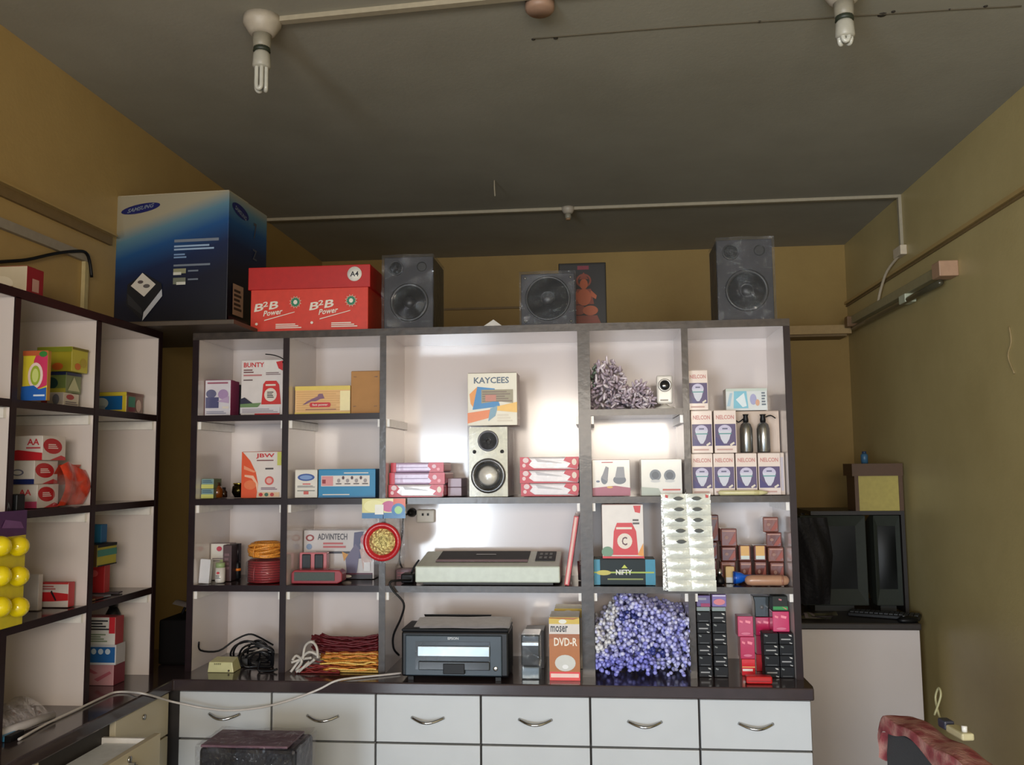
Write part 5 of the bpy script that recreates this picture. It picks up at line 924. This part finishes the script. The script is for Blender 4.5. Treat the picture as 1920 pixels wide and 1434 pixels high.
t = thing('black_box', 'small black box beside the bottom battery carton at the left edge', 'box', (x + .0, LY[1] + .016, S2 + .0005)); MB().box(-.02, 0, 0, .02, .03, .04, BLACK).build('box_body', t, bevel=.003)
t = thing('black_box', 'low black box alone in the second row of the far left column', 'box', (-1.53, LY[2] + .05, S2 + .0005)); MB().box(-.05, 0, 0, .05, .06, .022, BLACK).build('box_body', t, bevel=.004)
# top row, far column
lc('bulb_carton', 'yellow and blue carton in the top row of the column next to the corner', 237, 268, 735, -1.43, S1, .16, (206, 186, 50), side=(130, 100, 90), prints=[('rect', .08, .16, .92, .82, (20, 96, 160)), ('ell', .5, .48, .14, .26, (180, 190, 190)), ('rect', 0, .86, 1, 1, (214, 196, 60)), ('rect', .44, .16, .58, .36, (150, 160, 170))], right=[('rect', .1, .1, .5, .8, (60, 130, 110)), ('rect', .1, .1, .5, .3, (120, 40, 60)), ('ell', .7, .4, .16, .3, (200, 170, 160)), ('rect', 0, .86, 1, 1, (110, 70, 60))])
# third row
lc('battery_carton', 'white and red carton with a diagonal stripe, third row behind the yellow balls', 128, 140, 1093, -1.42, S3, .09, (206, 196, 190), side=(180, 40, 44), prints=[('poly', [(0, .62), (.5, .62), (1, .55), (1, .28), (.5, .24), (0, .24)], (186, 34, 40)), ('poly', [(.48, .70), (.64, .30), (.60, .26), (.44, .62)], (30, 24, 30)), ('lines', .1, .70, .6, .9, 2, (170, 90, 90)), ('rect', 0, .94, 1, 1, (190, 60, 60))])
lc('white_carton', 'plain white carton beside the striped one, partly behind yellow balls', 72, 80, 1078, -1.47, S3, .07, (200, 192, 188), side=(190, 180, 176), prints=[('rect', 0, .1, .4, .5, (196, 60, 50))])
z = lc('red_carton', 'red and yellow carton at the bottom of the far column pile, third row', 196, 206, 1059, -1.46, S3, .10, (180, 40, 44), side=(170, 50, 50), prints=[('rect', .2, 0, .36, 1, (170, 130, 60)), ('ell', .65, .7, .15, .12, (210, 90, 90))])
z = lc('yellow_carton', 'yellow and green carton with black rim in the middle of the far column pile', 182, 218, 1022, -1.44, z, .07, (90, 70, 40), side=(170, 160, 60), top=(24, 24, 24), prints=[('rect', .2, 0, .5, 1, (150, 120, 50))], right=[('rect', 0, .45, 1, .75, (70, 130, 120)), ('rect', 0, .86, 1, 1, (20, 22, 26)), ('rect', 0, 0, 1, .06, (20, 22, 26))])
z = lc('blue_carton', 'small blue carton on top of the far column pile, third row', 190, 201, 984, -1.46, z, .07, (40, 110, 150), side=(30, 96, 150), prints=[('ell', .4, .7, .25, .2, (200, 160, 140)), ('rect', 0, 0, .3, .5, (150, 180, 160))])
rr = random.Random(9)
for k in range(4):
    y_ = LY[2] + .06 + k * .045; t = tag(MB().box(-.10, -.016, 0, .09, .016, .004, mat(((150, 120, 90), (110, 60, 60), (120, 130, 140), (60, 50, 60))[k], .5)).build('flat_card'), ('tan', 'dull red', 'grey', 'dark')[k] + ' flat card lying on the third shelf of the far column', 'card', 'flat cards on the third shelf'); t.location = (-1.51, y_, S3 + .0005); t.rotation_euler = (0, 0, rr.uniform(-.2, .2))
# bottom row
z = lc('checked_carton', 'pink and dark red checked carton at the bottom of the pile on the left counter', 213, 234, 1247, -1.43, S4, .12, (190, 140, 146), side=(120, 50, 62), prints=[('poly', [(0, .1), (.3, .3), (.3, .2), (0, 0)], (160, 90, 100)), ('poly', [(.3, .9), (.6, .6), (.5, .55), (.2, .8)], (170, 90, 104)), ('poly', [(.5, .3), (.9, .7), (.95, .6), (.6, .2)], (170, 90, 104)), ('poly', [(.1, .5), (.4, .7), (.4, .6), (.15, .42)], (170, 96, 108))])
z = lc('blue_carton', 'white carton with a blue band and four round pictures, middle of the counter pile', 217, 235, 1209, -1.42, z, .115, (206, 208, 212), side=(176, 172, 176), prints=[('rect', .10, .12, .98, .88, (36, 96, 160))] + [('ell', .22 + k * .19, .66, .07, .14, (190, 206, 220)) for k in range(4)])
z = lc('striped_carton', 'white carton with dark stripes and a red tag, top of the counter pile', 216, 232, 1158, -1.415, z, .115, (206, 204, 200), side=(150, 60, 64), prints=[('lines', .05, .52, .85, .92, 4, (50, 50, 56)), ('lines', .05, .10, .8, .42, 4, (120, 136, 110)), ('rect', .84, .42, 1, 1, (186, 40, 50))])
p = ax(224, 1160, -1.50); t = thing('black_bottle', 'black bottle standing behind the counter pile in the far column', 'bottle', (-1.50, LY[3] - .04, S4 + .0005)); MB().lathe([(.02, 0), (.022, .01), (.022, .19), (.012, .21)], BLACK, 16).build('bottle_body', t); MB().lathe([(.013, .21), (.014, .24), (.012, .245)], mat((26, 24, 24), .4), 16).build('cap', t)
CW = wrapmat('wrap3', 30, (196, 190, 190), .45)
b = MB(); yy = LY[1] + .03
for s_, (xx, yc, L_, w_) in enumerate(((-1.50, yy + .13, .20, .06), (-1.47, yy + .07, .16, .05))):
    b.sheet(lambda u, v: (xx + (v - .5) * w_ * 2, yc + (u - .5) * L_, S4 + .003 + .05 * math.sin(v * PI) ** .7 * (.6 + .4 * math.sin(u * 9 + s_ * 2) ** 2) + s_ * .006), 14, 8, CW)
tag(b.build('plastic_bag'), 'crumpled grey plastic bags lying in the bottom left compartment', 'bag')
t = thing('white_paper_roll', 'white rolled paper lying in front of the grey plastic bags', 'paper', (-1.41, LY[1] + .12, S4 + .0125), R(80)); MB().lathe([(.006, -.09), (.012, -.088), (.010, .09), (.005, .09)], mat((196, 192, 196), .4), 14, (0, 0, 0), 'x').build('roll', t)
p = az(8, 1392, S4); t = thing('blue_box', 'light blue box edge on the counter at the far left bottom', 'box', (p.x - .03, p.y, S4 + .0005)); MB().box(-.05, 0, 0, .03, .05, .012, mat((70, 150, 200), .4)).build('box_body', t, bevel=.002); MB().box(.03, 0, 0, .045, .05, .014, BLACK).build('black_clip', t)
# on top of the unit
lc('bulb_holder_carton', 'small white and red carton on top of the left shelf unit', 50, 82, 498, -1.45, 1.9385, .12, (196, 184, 160), side=(140, 30, 40), prints=[('ell', .4, .45, .3, .25, (210, 200, 180)), ('lines', .4, .3, .7, .4, 1, (150, 110, 80))], right=[('rect', .3, .25, .7, .65, (190, 150, 140)), ('rect', 0, 0, 1, .12, (180, 160, 110))])
# yellow balls on a card, hanging in front of the shelf
Xc = -1.372; ya = ax(-14, 1060, Xc).y; yb_ = ax(46, 1060, Xc).y; zt = ax(20, 958, Xc).z; zb = ax(20, 1175, Xc).z; L_ = yb_ - ya; H = zt - zb
t = thing('ball_card', 'hanging card of shiny yellow plastic balls with a purple header', 'toy card', (Xc, ya, zb))
YB_ = mat((206, 190, 30), .3, 0, .3); b = MB(); b.box(-.004, 0, 0, 0, L_, H * .78, YB_); b.build('yellow_card', t)
b = MB(); b.box(-.004, 0, H * .78, .001, L_, H, mat((70, 30, 80), .35, 0, .3)); b.add([(.002, L_ * .2, H * .86), (.002, L_ * .9, H * .84), (.002, L_ * .8, H * .90), (.002, L_ * .3, H * .93)], [(0, 1, 2, 3)], mat((110, 70, 120), .4)); b.build('header', t)
for py in (1024, 1080, 1138):
    for px in (4, 38):
        q = ax(px, py, Xc + .02); b = MB(); b.ell((.016, q.y - ya, q.z - zb), .0235, .0235, .0235, mat((232, 208, 16), .12, 0, .6), 20, 12); b.build('yellow_ball', t)
MB().tube([(-.002, L_ / 2, H - .003), (-.008, L_ / 2, H + .02), (-.011, L_ / 2, 1.392 - zb)], .001, M_CHROME, 5, 1).build('hanging_wire', t)
# dark carton in the corner between the units
x0 = ay(283, 1200, 2.80).x; 
t = thing('black_case', 'black case standing in the dark corner between the two racks', 'case', (-1.375, 2.78, S4 + .0005)); MB().box(-.06, 0, 0, .06, .20, ay(310, 1160, 2.8).z - S4, mat((16, 14, 14), .8, spec=.1)).build('case_body', t, bevel=.008); MB().tube([(-.03, .1, ay(310, 1160, 2.8).z - S4), (-.01, .1, ay(310, 1160, 2.8).z - S4 + .03), (.03, .1, ay(310, 1160, 2.8).z - S4)], .005, BLACK, 8, 4).build('handle', t)
zz = ay(310, 1160, 2.8).z; b = MB(); b.sheet(lambda u, v: (-1.40 + u * .09, 2.80 + v * .12, zz + .048 - .02 * u + .01 * math.sin(v * 6)), 5, 5, mat((120, 112, 108), .5)); t = tag(b.build('paper_scrap'), 'crumpled greyish paper lying over the black case in the corner', 'paper')
# ================================================================ white cable over the counter
P_ = []
for px, py, Y in ((752, 1263, 2.70), (715, 1266, 2.67), (660, 1273, 2.63), (628, 1281, 2.597), (596, 1293, 2.585), (545, 1312, 2.58), (490, 1326, 2.578), (430, 1332, 2.575), (380, 1327, 2.57), (345, 1320, 2.56)): P_.append(ay(px, py, Y))
P_[0].z = P_[1].z = S4 + .004; P_[2].z = S4 + .004; P_[3].z = S4 + .002
P_.append(ax(318, 1314, XLC + .012)); P_.append(ax(292, 1306, XLC + .008)); P_.append(ax(268, 1300, XLC + .006)); P_[-1].z = max(P_[-1].z, S4 - .01)
for px, py in ((240, 1297), (215, 1298), (180, 1306), (130, 1328), (80, 1356), (35, 1386)): P_.append(az(px, py, S4 + .004)); P_[-1].x = max(P_[-1].x, XS + .008)
b = MB(); b.tube(P_, .0032, mat((206, 200, 196), .35, 0, .2), 8, 5); tag(b.build('white_cable'), 'long white cable looping over the counter edge in front of the drawers', 'cable')
# ================================================================ plastic covered printer, lower left
A_ = az(416, 1364, .80); B_ = az(592, 1367, .80); C_ = az(364, 1398, .80); W = B_.x - A_.x; D = A_.y - C_.y
t = thing('covered_printer', 'black machine wrapped in shiny purple-tinted plastic in front of the drawers', 'printer', ((A_.x + B_.x) / 2, C_.y, .50))
H = .30
MB().box(-W / 2 + .003, .008, 0, W / 2 - .003, D - .004, H - .008, mat((18, 20, 26), .3, 0, .3)).build('machine_body', t, bevel=.01)
MB().box(-W * .48, .012, H - .008, W * .40, D - .008, H - .001, mat((112, 84, 96), .4, 0, .2)).build('top_lid', t, bevel=.003)
MB().box(-W * .34, .004, H * .62, W * .34, .012, H * .82, mat((12, 14, 18), .15, 0, .5)).build('front_slot', t, bevel=.002)
PW = wrapmat('wrap4', 16, (110, 90, 124), .4, .03); rr3 = random.Random(8); b = MB()
jit = lambda u, v, a: a * (math.sin(u * 13 + v * 7) + math.sin(v * 19 - u * 5)) * .5
b.sheet(lambda u, v: (-W / 2 + u * W, -.001 - abs(jit(u, v, .012)), v * H), 18, 14, wrapmat('wrap5', 12, (60, 60, 80), .2, .05, .9)); b.sheet(lambda u, v: (-W / 2 + u * W, v * D, H + jit(u, v, .004) + .003), 18, 12, PW)
b.sheet(lambda u, v: (W / 2 + abs(jit(u, v, .005)), u * D, v * H), 8, 12, PW); b.sheet(lambda u, v: (-W / 2 - abs(jit(u, v, .005)), u * D, v * H), 8, 12, PW); b.build('plastic_cover', t)
st = thing('stool', 'dark stool under the plastic-covered machine', 'stool', ((A_.x + B_.x) / 2, C_.y, 0))
MB().box(-W / 2 - .02, -.02, .47, W / 2 + .02, D + .02, .499, mat((70, 50, 36), .5)).build('seat', st, bevel=.004)
for sx in (-1, 1):
    for sy in (0, 1): MB().box(sx * (W / 2 - .02) - .015, sy * (D - .03), 0.001, sx * (W / 2 - .02) + .015, sy * (D - .03) + .03, .47, mat((70, 50, 36), .5)).build('leg', st)
# ================================================================ chair with red cloth, lower right
zc = .88; P_ = az(1676, 1340, zc); Q_ = az(1872, 1462, zc); dd = Q_ - P_; ang = math.atan2(dd.y, dd.x); L_ = dd.length
t = thing('office_chair', 'black chair backrest seen at lower right with a red patterned cloth over it', 'chair', (P_.x, P_.y, 0), ang)
# local x runs along the backrest, local -y is towards the camera-left face
BKC = mat((30, 30, 36), .55, bump=.3, scale=500)
b = MB(); pr_ = [(0, .50), (0, zc - .09), (.015, zc - .03), (.05, zc - .008), (L_ * .5, zc - .004), (L_ - .05, zc - .008), (L_, zc - .05), (L_, .50)]
b.prism(pr_, -.027, .027, BKC); b.build('backrest', t, bevel=.012)
MB().box(.03, .02, .42, L_ - .03, .42, .50, BKC).build('seat', t, bevel=.02)
for sx in (.06, L_ - .06):
    for sy in (.05, .38): MB().lathe([(.014, .002), (.016, .42)], mat((40, 40, 44), .35, .6), 12, (sx, sy, 0)).build('leg', t)
MB().box(.05, -.01, .44, .09, .02, .56, mat((40, 40, 44), .35, .6)).box(L_ - .09, -.01, .44, L_ - .05, .02, .56, mat((40, 40, 44), .35, .6)).build('back_bracket', t)
def clothmat():
    M = bpy.data.materials.new('red_woven_cloth'); M.use_nodes = True; nt = M.node_tree; N = nt.nodes; L = nt.links; b = N['Principled BSDF']
    tc = N.new('ShaderNodeTexCoord'); v = N.new('ShaderNodeTexVoronoi'); v.inputs['Scale'].default_value = 28; nz = N.new('ShaderNodeTexNoise'); nz.inputs['Scale'].default_value = 9; nz.inputs['Detail'].default_value = 5
    L.new(tc.outputs['Object'], v.inputs[0]); L.new(tc.outputs['Object'], nz.inputs[0])
    mx = N.new('ShaderNodeMath'); mx.operation = 'MULTIPLY_ADD'; mx.inputs[1].default_value = .5; L.new(v.outputs['Distance'], mx.inputs[0]); L.new(nz.outputs[0], mx.inputs[2])
    rp = N.new('ShaderNodeValToRGB'); el = rp.color_ramp.elements; el[0].position = .42; el[0].color = tuple(lin(x) for x in (112, 32, 42)) + (1,); el[1].position = .82; el[1].color = tuple(lin(x) for x in (168, 120, 112)) + (1,)
    e = el.new(.62); e.color = tuple(lin(x) for x in (136, 62, 66)) + (1,)
    L.new(mx.outputs[0], rp.inputs[0]); L.new(rp.outputs[0], b.inputs['Base Color']); b.inputs['Roughness'].default_value = .85
    n2 = N.new('ShaderNodeTexNoise'); n2.inputs['Scale'].default_value = 120; L.new(tc.outputs['Object'], n2.inputs[0]); bp = N.new('ShaderNodeBump'); bp.inputs['Strength'].default_value = .6; bp.inputs['Distance'].default_value = .004; L.new(n2.outputs[0], bp.inputs['Height']); L.new(bp.outputs[0], b.inputs['Normal']); return M
def cl(u, v):
    x = -.012 + u * (L_ + .02); a = v * 2 - 1      # v across: -1 camera side hem, +1 wall side hem
    ex = min(1, min(u, 1 - u) / .10); top_ = zc - .05 * (1 - ex) ** 2 + .010 + .004 * math.sin(u * 17 + v * 5)
    if abs(a) < .45: y = a / .45 * .036; z = top_ - .004 * (a / .45) ** 4
    else: y = math.copysign(.036 + .004 * math.sin(u * 21) * (abs(a) - .45), a); z = top_ - (abs(a) - .45) / .55 * ((.030 if a < 0 else .14) + .014 * math.sin(u * 14))
    return (x, y, z)
b = MB(); b.sheet(cl, 44, 24, clothmat()); c_ = b.build('cloth'); c_.parent = t
b = MB(); b.sheet(lambda u, v: (-.014 - .003 * math.sin(v * 7), -.036 + u * .072, zc - .045 - v * (.06 + .01 * math.sin(u * 5))), 8, 8, bpy.data.materials['red_woven_cloth']); b.build('cloth_end', t)
# charger on the chair top
def on(px, py, dz=0): q = az(px, py, zc + .018 + dz); return q
q = on(1800, 1378); t2 = thing('phone_charger', 'cream phone charger lying on the red cloth', 'charger', (q.x, q.y, zc + .0155), ang)
MB().box(-.035, -.014, 0, .035, .014, .016, mat((186, 178, 140), .4)).build('charger_body', t2, bevel=.004); MB().box(-.075, -.012, .0, -.042, .012, .020, mat((50, 52, 66), .4)).build('plug_block', t2, bevel=.004); MB().lathe([(.006, 0), (.006, .012)], mat((225, 222, 215), .3), 10, (.02, 0, .016)).build('white_knob', t2)
MB().tube([(-.075, 0, .01), (-.10, .005, .02), (-.125, .012, .05), (-.115, .016, .075), (-.10, .012, .06), (-.11, 0, .015)], .0025, mat((150, 146, 110), .5), 8, 5).build('lead', t2)
# ================================================================ rear right corner: counter, hutch, screens
YQ = 4.0; zq = ay(1600, 1168, 4.0).z; xl = .45; xrc = ay(1727, 1180, 4.0).x
t = thing('rear_counter', 'white-fronted counter with a dark top in the rear right corner', 'counter', (1.0, YQ, 0))
MB(Matrix.Translation((-1.0, -YQ, 0))).box(xl, YQ + .02, .001, xrc, YB - .16, zq - .031, M_LAM).build('front_panel', t)
MB(Matrix.Translation((-1.0, -YQ, 0))).box(xl - .02, YQ, zq - .03, xrc + .004, YB - .16, zq, mat((52, 46, 44), .35)).build('top_slab', t, bevel=.006)
Yh = YQ + .27; BRNW = mat((84, 58, 38), .5)
def X(px, py, Y=Yh): return ay(px, py, Y).x
x0, x1 = X(1520, 958), min(X(1694, 930), XR - .004); xm = X(1603, 920); zs_ = ay(1600, 958, Yh).z; zt = ay(1640, 869, Yh).z; zt0 = ay(1640, 892, Yh).z
t = thing('desk_hutch', 'dark wooden desk hutch standing on the rear counter around the screens', 'hutch', ((x0 + x1) / 2, Yh, zq)); M_ = Matrix.Translation((-(x0 + x1) / 2, -Yh, -zq))
MB(M_).box(x0, Yh, zs_ - .018, x1, Yh + .35, zs_, mat((34, 28, 26), .5)).build('shelf', t)
MB(M_).box(xm - .012, Yh - .01, zt0, x1, Yh + .14, zt, BRNW).build('top_board', t)
for xx in (xm, x1 - .018): MB(M_).box(xx, Yh, zs_ + .0005, xx + .018, Yh + .13, zt0, BRNW).build('upright', t)
MB(M_).box(xm + .018, Yh + .006, zs_ + .0005, x1 - .018, Yh + .012, zt0, mat((176, 160, 84), .4)).build('yellow_panel', t)
MB(M_).box(x1 - .016, Yh, zq + .0005, x1, Yh + .35, zs_ - .018, mat((34, 28, 26), .5)).build('side_panel', t); MB(M_).box(x0, Yh + .2, zq + .0005, x0 + .018, Yh + .35, zs_ - .018, mat((34, 28, 26), .5)).build('side_panel', t)
q = ay(1620, 866, Yh + .05); t = thing('small_bottle', 'tiny blue bottle on top of the desk hutch', 'bottle', (X(1621, 866, Yh + .06), Yh + .06, zt + .0005)); MB().lathe([(.016, 0), (.017, .04), (.010, .048)], mat((60, 100, 130), .4), 12).build('bottle_body', t); MB().lathe([(.010, .048), (.010, .058)], mat((40, 60, 90), .4), 12).build('cap', t)
def crt(label, xa, xb, ztop, rz=0):
    W = xb - xa; H = ztop - (zq + .03); t = thing('monitor', label, 'monitor', ((xa + xb) / 2, Yh + .012, zq + .0005), rz, 'old bulky screens')
    BZ = mat((50, 54, 48), .6, spec=.2); b = MB(Matrix.Translation((0, 0, .03)))
    sw, s0, s1 = W * .5 - min(.045, W * .16), .075, H - .05
    o_ = [(-W / 2, 0), (W / 2, 0), (W / 2, H), (-W / 2, H)]; i_ = [(-sw, s0), (sw, s0), (sw, s1), (-sw, s1)]
    vs = [(p[0], 0, p[1]) for p in o_] + [(p[0], .012, p[1]) for p in i_] + [(p[0], .06, p[1]) for p in o_] + [(p[0] * .6, .30, H * .5 + (p[1] - H * .5) * .6) for p in o_]
    fs = [(0, 1, 5, 4), (1, 2, 6, 5), (2, 3, 7, 6), (3, 0, 4, 7), (1, 0, 8, 9), (2, 1, 9, 10), (3, 2, 10, 11), (0, 3, 11, 8), (9, 8, 12, 13), (10, 9, 13, 14), (11, 10, 14, 15), (8, 11, 15, 12), (12, 15, 14, 13), (4, 5, 6, 7)]
    b.add(vs, fs, BZ); b.build('casing', t, bevel=.004)
    b = MB(Matrix.Translation((0, 0, .03))); b.sheet(lambda u, v: (-sw + 2 * sw * u, .010 - .008 * math.sin(u * PI) * math.sin(v * PI), s0 + (s1 - s0) * v), 10, 10, mat((10, 13, 13), .4, spec=.25)); b.build('screen', t)
    MB().box(-W * .3, .03, 0, W * .3, .22, .032, mat((36, 38, 36), .5)).build('stand', t)
xe = X(1627, 1040); xs = X(1642, 1040)
crt('bulky dark screen on the rear counter, half hidden by the black bag', xe - .30, xe, zs_ - .022)
crt('bulky dark screen against the right wall in the rear corner', xs, x1 - .019, zs_ - .022)
rr = random.Random(6); b = MB(); xb_ = X(1534, 1020, YQ + .18)
b.sheet(lambda u, v: (xb_ - .085 + u * .17 * (1 - .25 * abs(v - .55)), YQ + .262 - .07 * math.sin(u * PI) * math.sin(min(1, v * 1.05) * PI * .9 + .2) + .006 * math.sin(u * 17 + v * 9), zq + .04 + v * .40), 14, 18, mat((16, 14, 18), .7, bump=.4, scale=60, bdist=.01))
tag(b.build('black_bag'), 'black cloth bag hanging from the hutch in front of the left screen', 'bag')
b = MB()
for k in range(5): 
    cx = X(1525 + k * 6, 1090, YQ + .06); b.sheet(lambda u, v: (cx - .05 + u * .10, YQ + .08 + v * .07, zq + .003 + .02 * math.sin(u * 3 + k) * math.sin(v * 3) + k * .004), 6, 4, mat((120, 108, 110), .5) if k % 2 else mat((90, 88, 70), .5))
tag(b.build('crumpled_papers'), 'crumpled papers and wrappers lying under the black bag on the rear counter', 'papers')
A_ = az(1625, 1118, zq + .02); B_ = az(1722, 1146, zq + .02); an = math.atan2(B_.y - A_.y, B_.x - A_.x)
xk, yk = 1.20, YQ + .06
t = thing('keyboard', 'black keyboard lying slantwise on the rear counter near the wall', 'keyboard', (X(1668, 1130, YQ + .10) , YQ + .15, zq + .0005), R(-24)); MB().box(-.16, -.045, 0, .14, .05, .018, BLACK).build('keyboard_case', t, bevel=.004)
b = MB()
for i in range(14):
    for j in range(4): b.box(-.15 + i * .0205, -.036 + j * .02, .018, -.134 + i * .0205, -.020 + j * .02, .023, mat((30, 30, 32), .5))
k_ = b.build('keys', t); k_['kind'] = 'stuff'
t = thing('computer_mouse', 'black computer mouse at the right end of the rear counter', 'mouse', (X(1706, 1145, YQ + .03) - .01, YQ + .028, zq + .0005), R(15)); b = MB(); b.ell((0, 0, .010), .05, .028, .018, BLACK, 18, 8); b.v = [(a, c, max(0, d)) for a, c, d in b.v]; b.build('mouse_body', t); MB().lathe([(.004, -.006), (.005, 0), (.004, .006)], mat((70, 70, 70), .4), 10, (-.02, 0, .026), 'x').build('wheel', t)
# move clear of neighbours
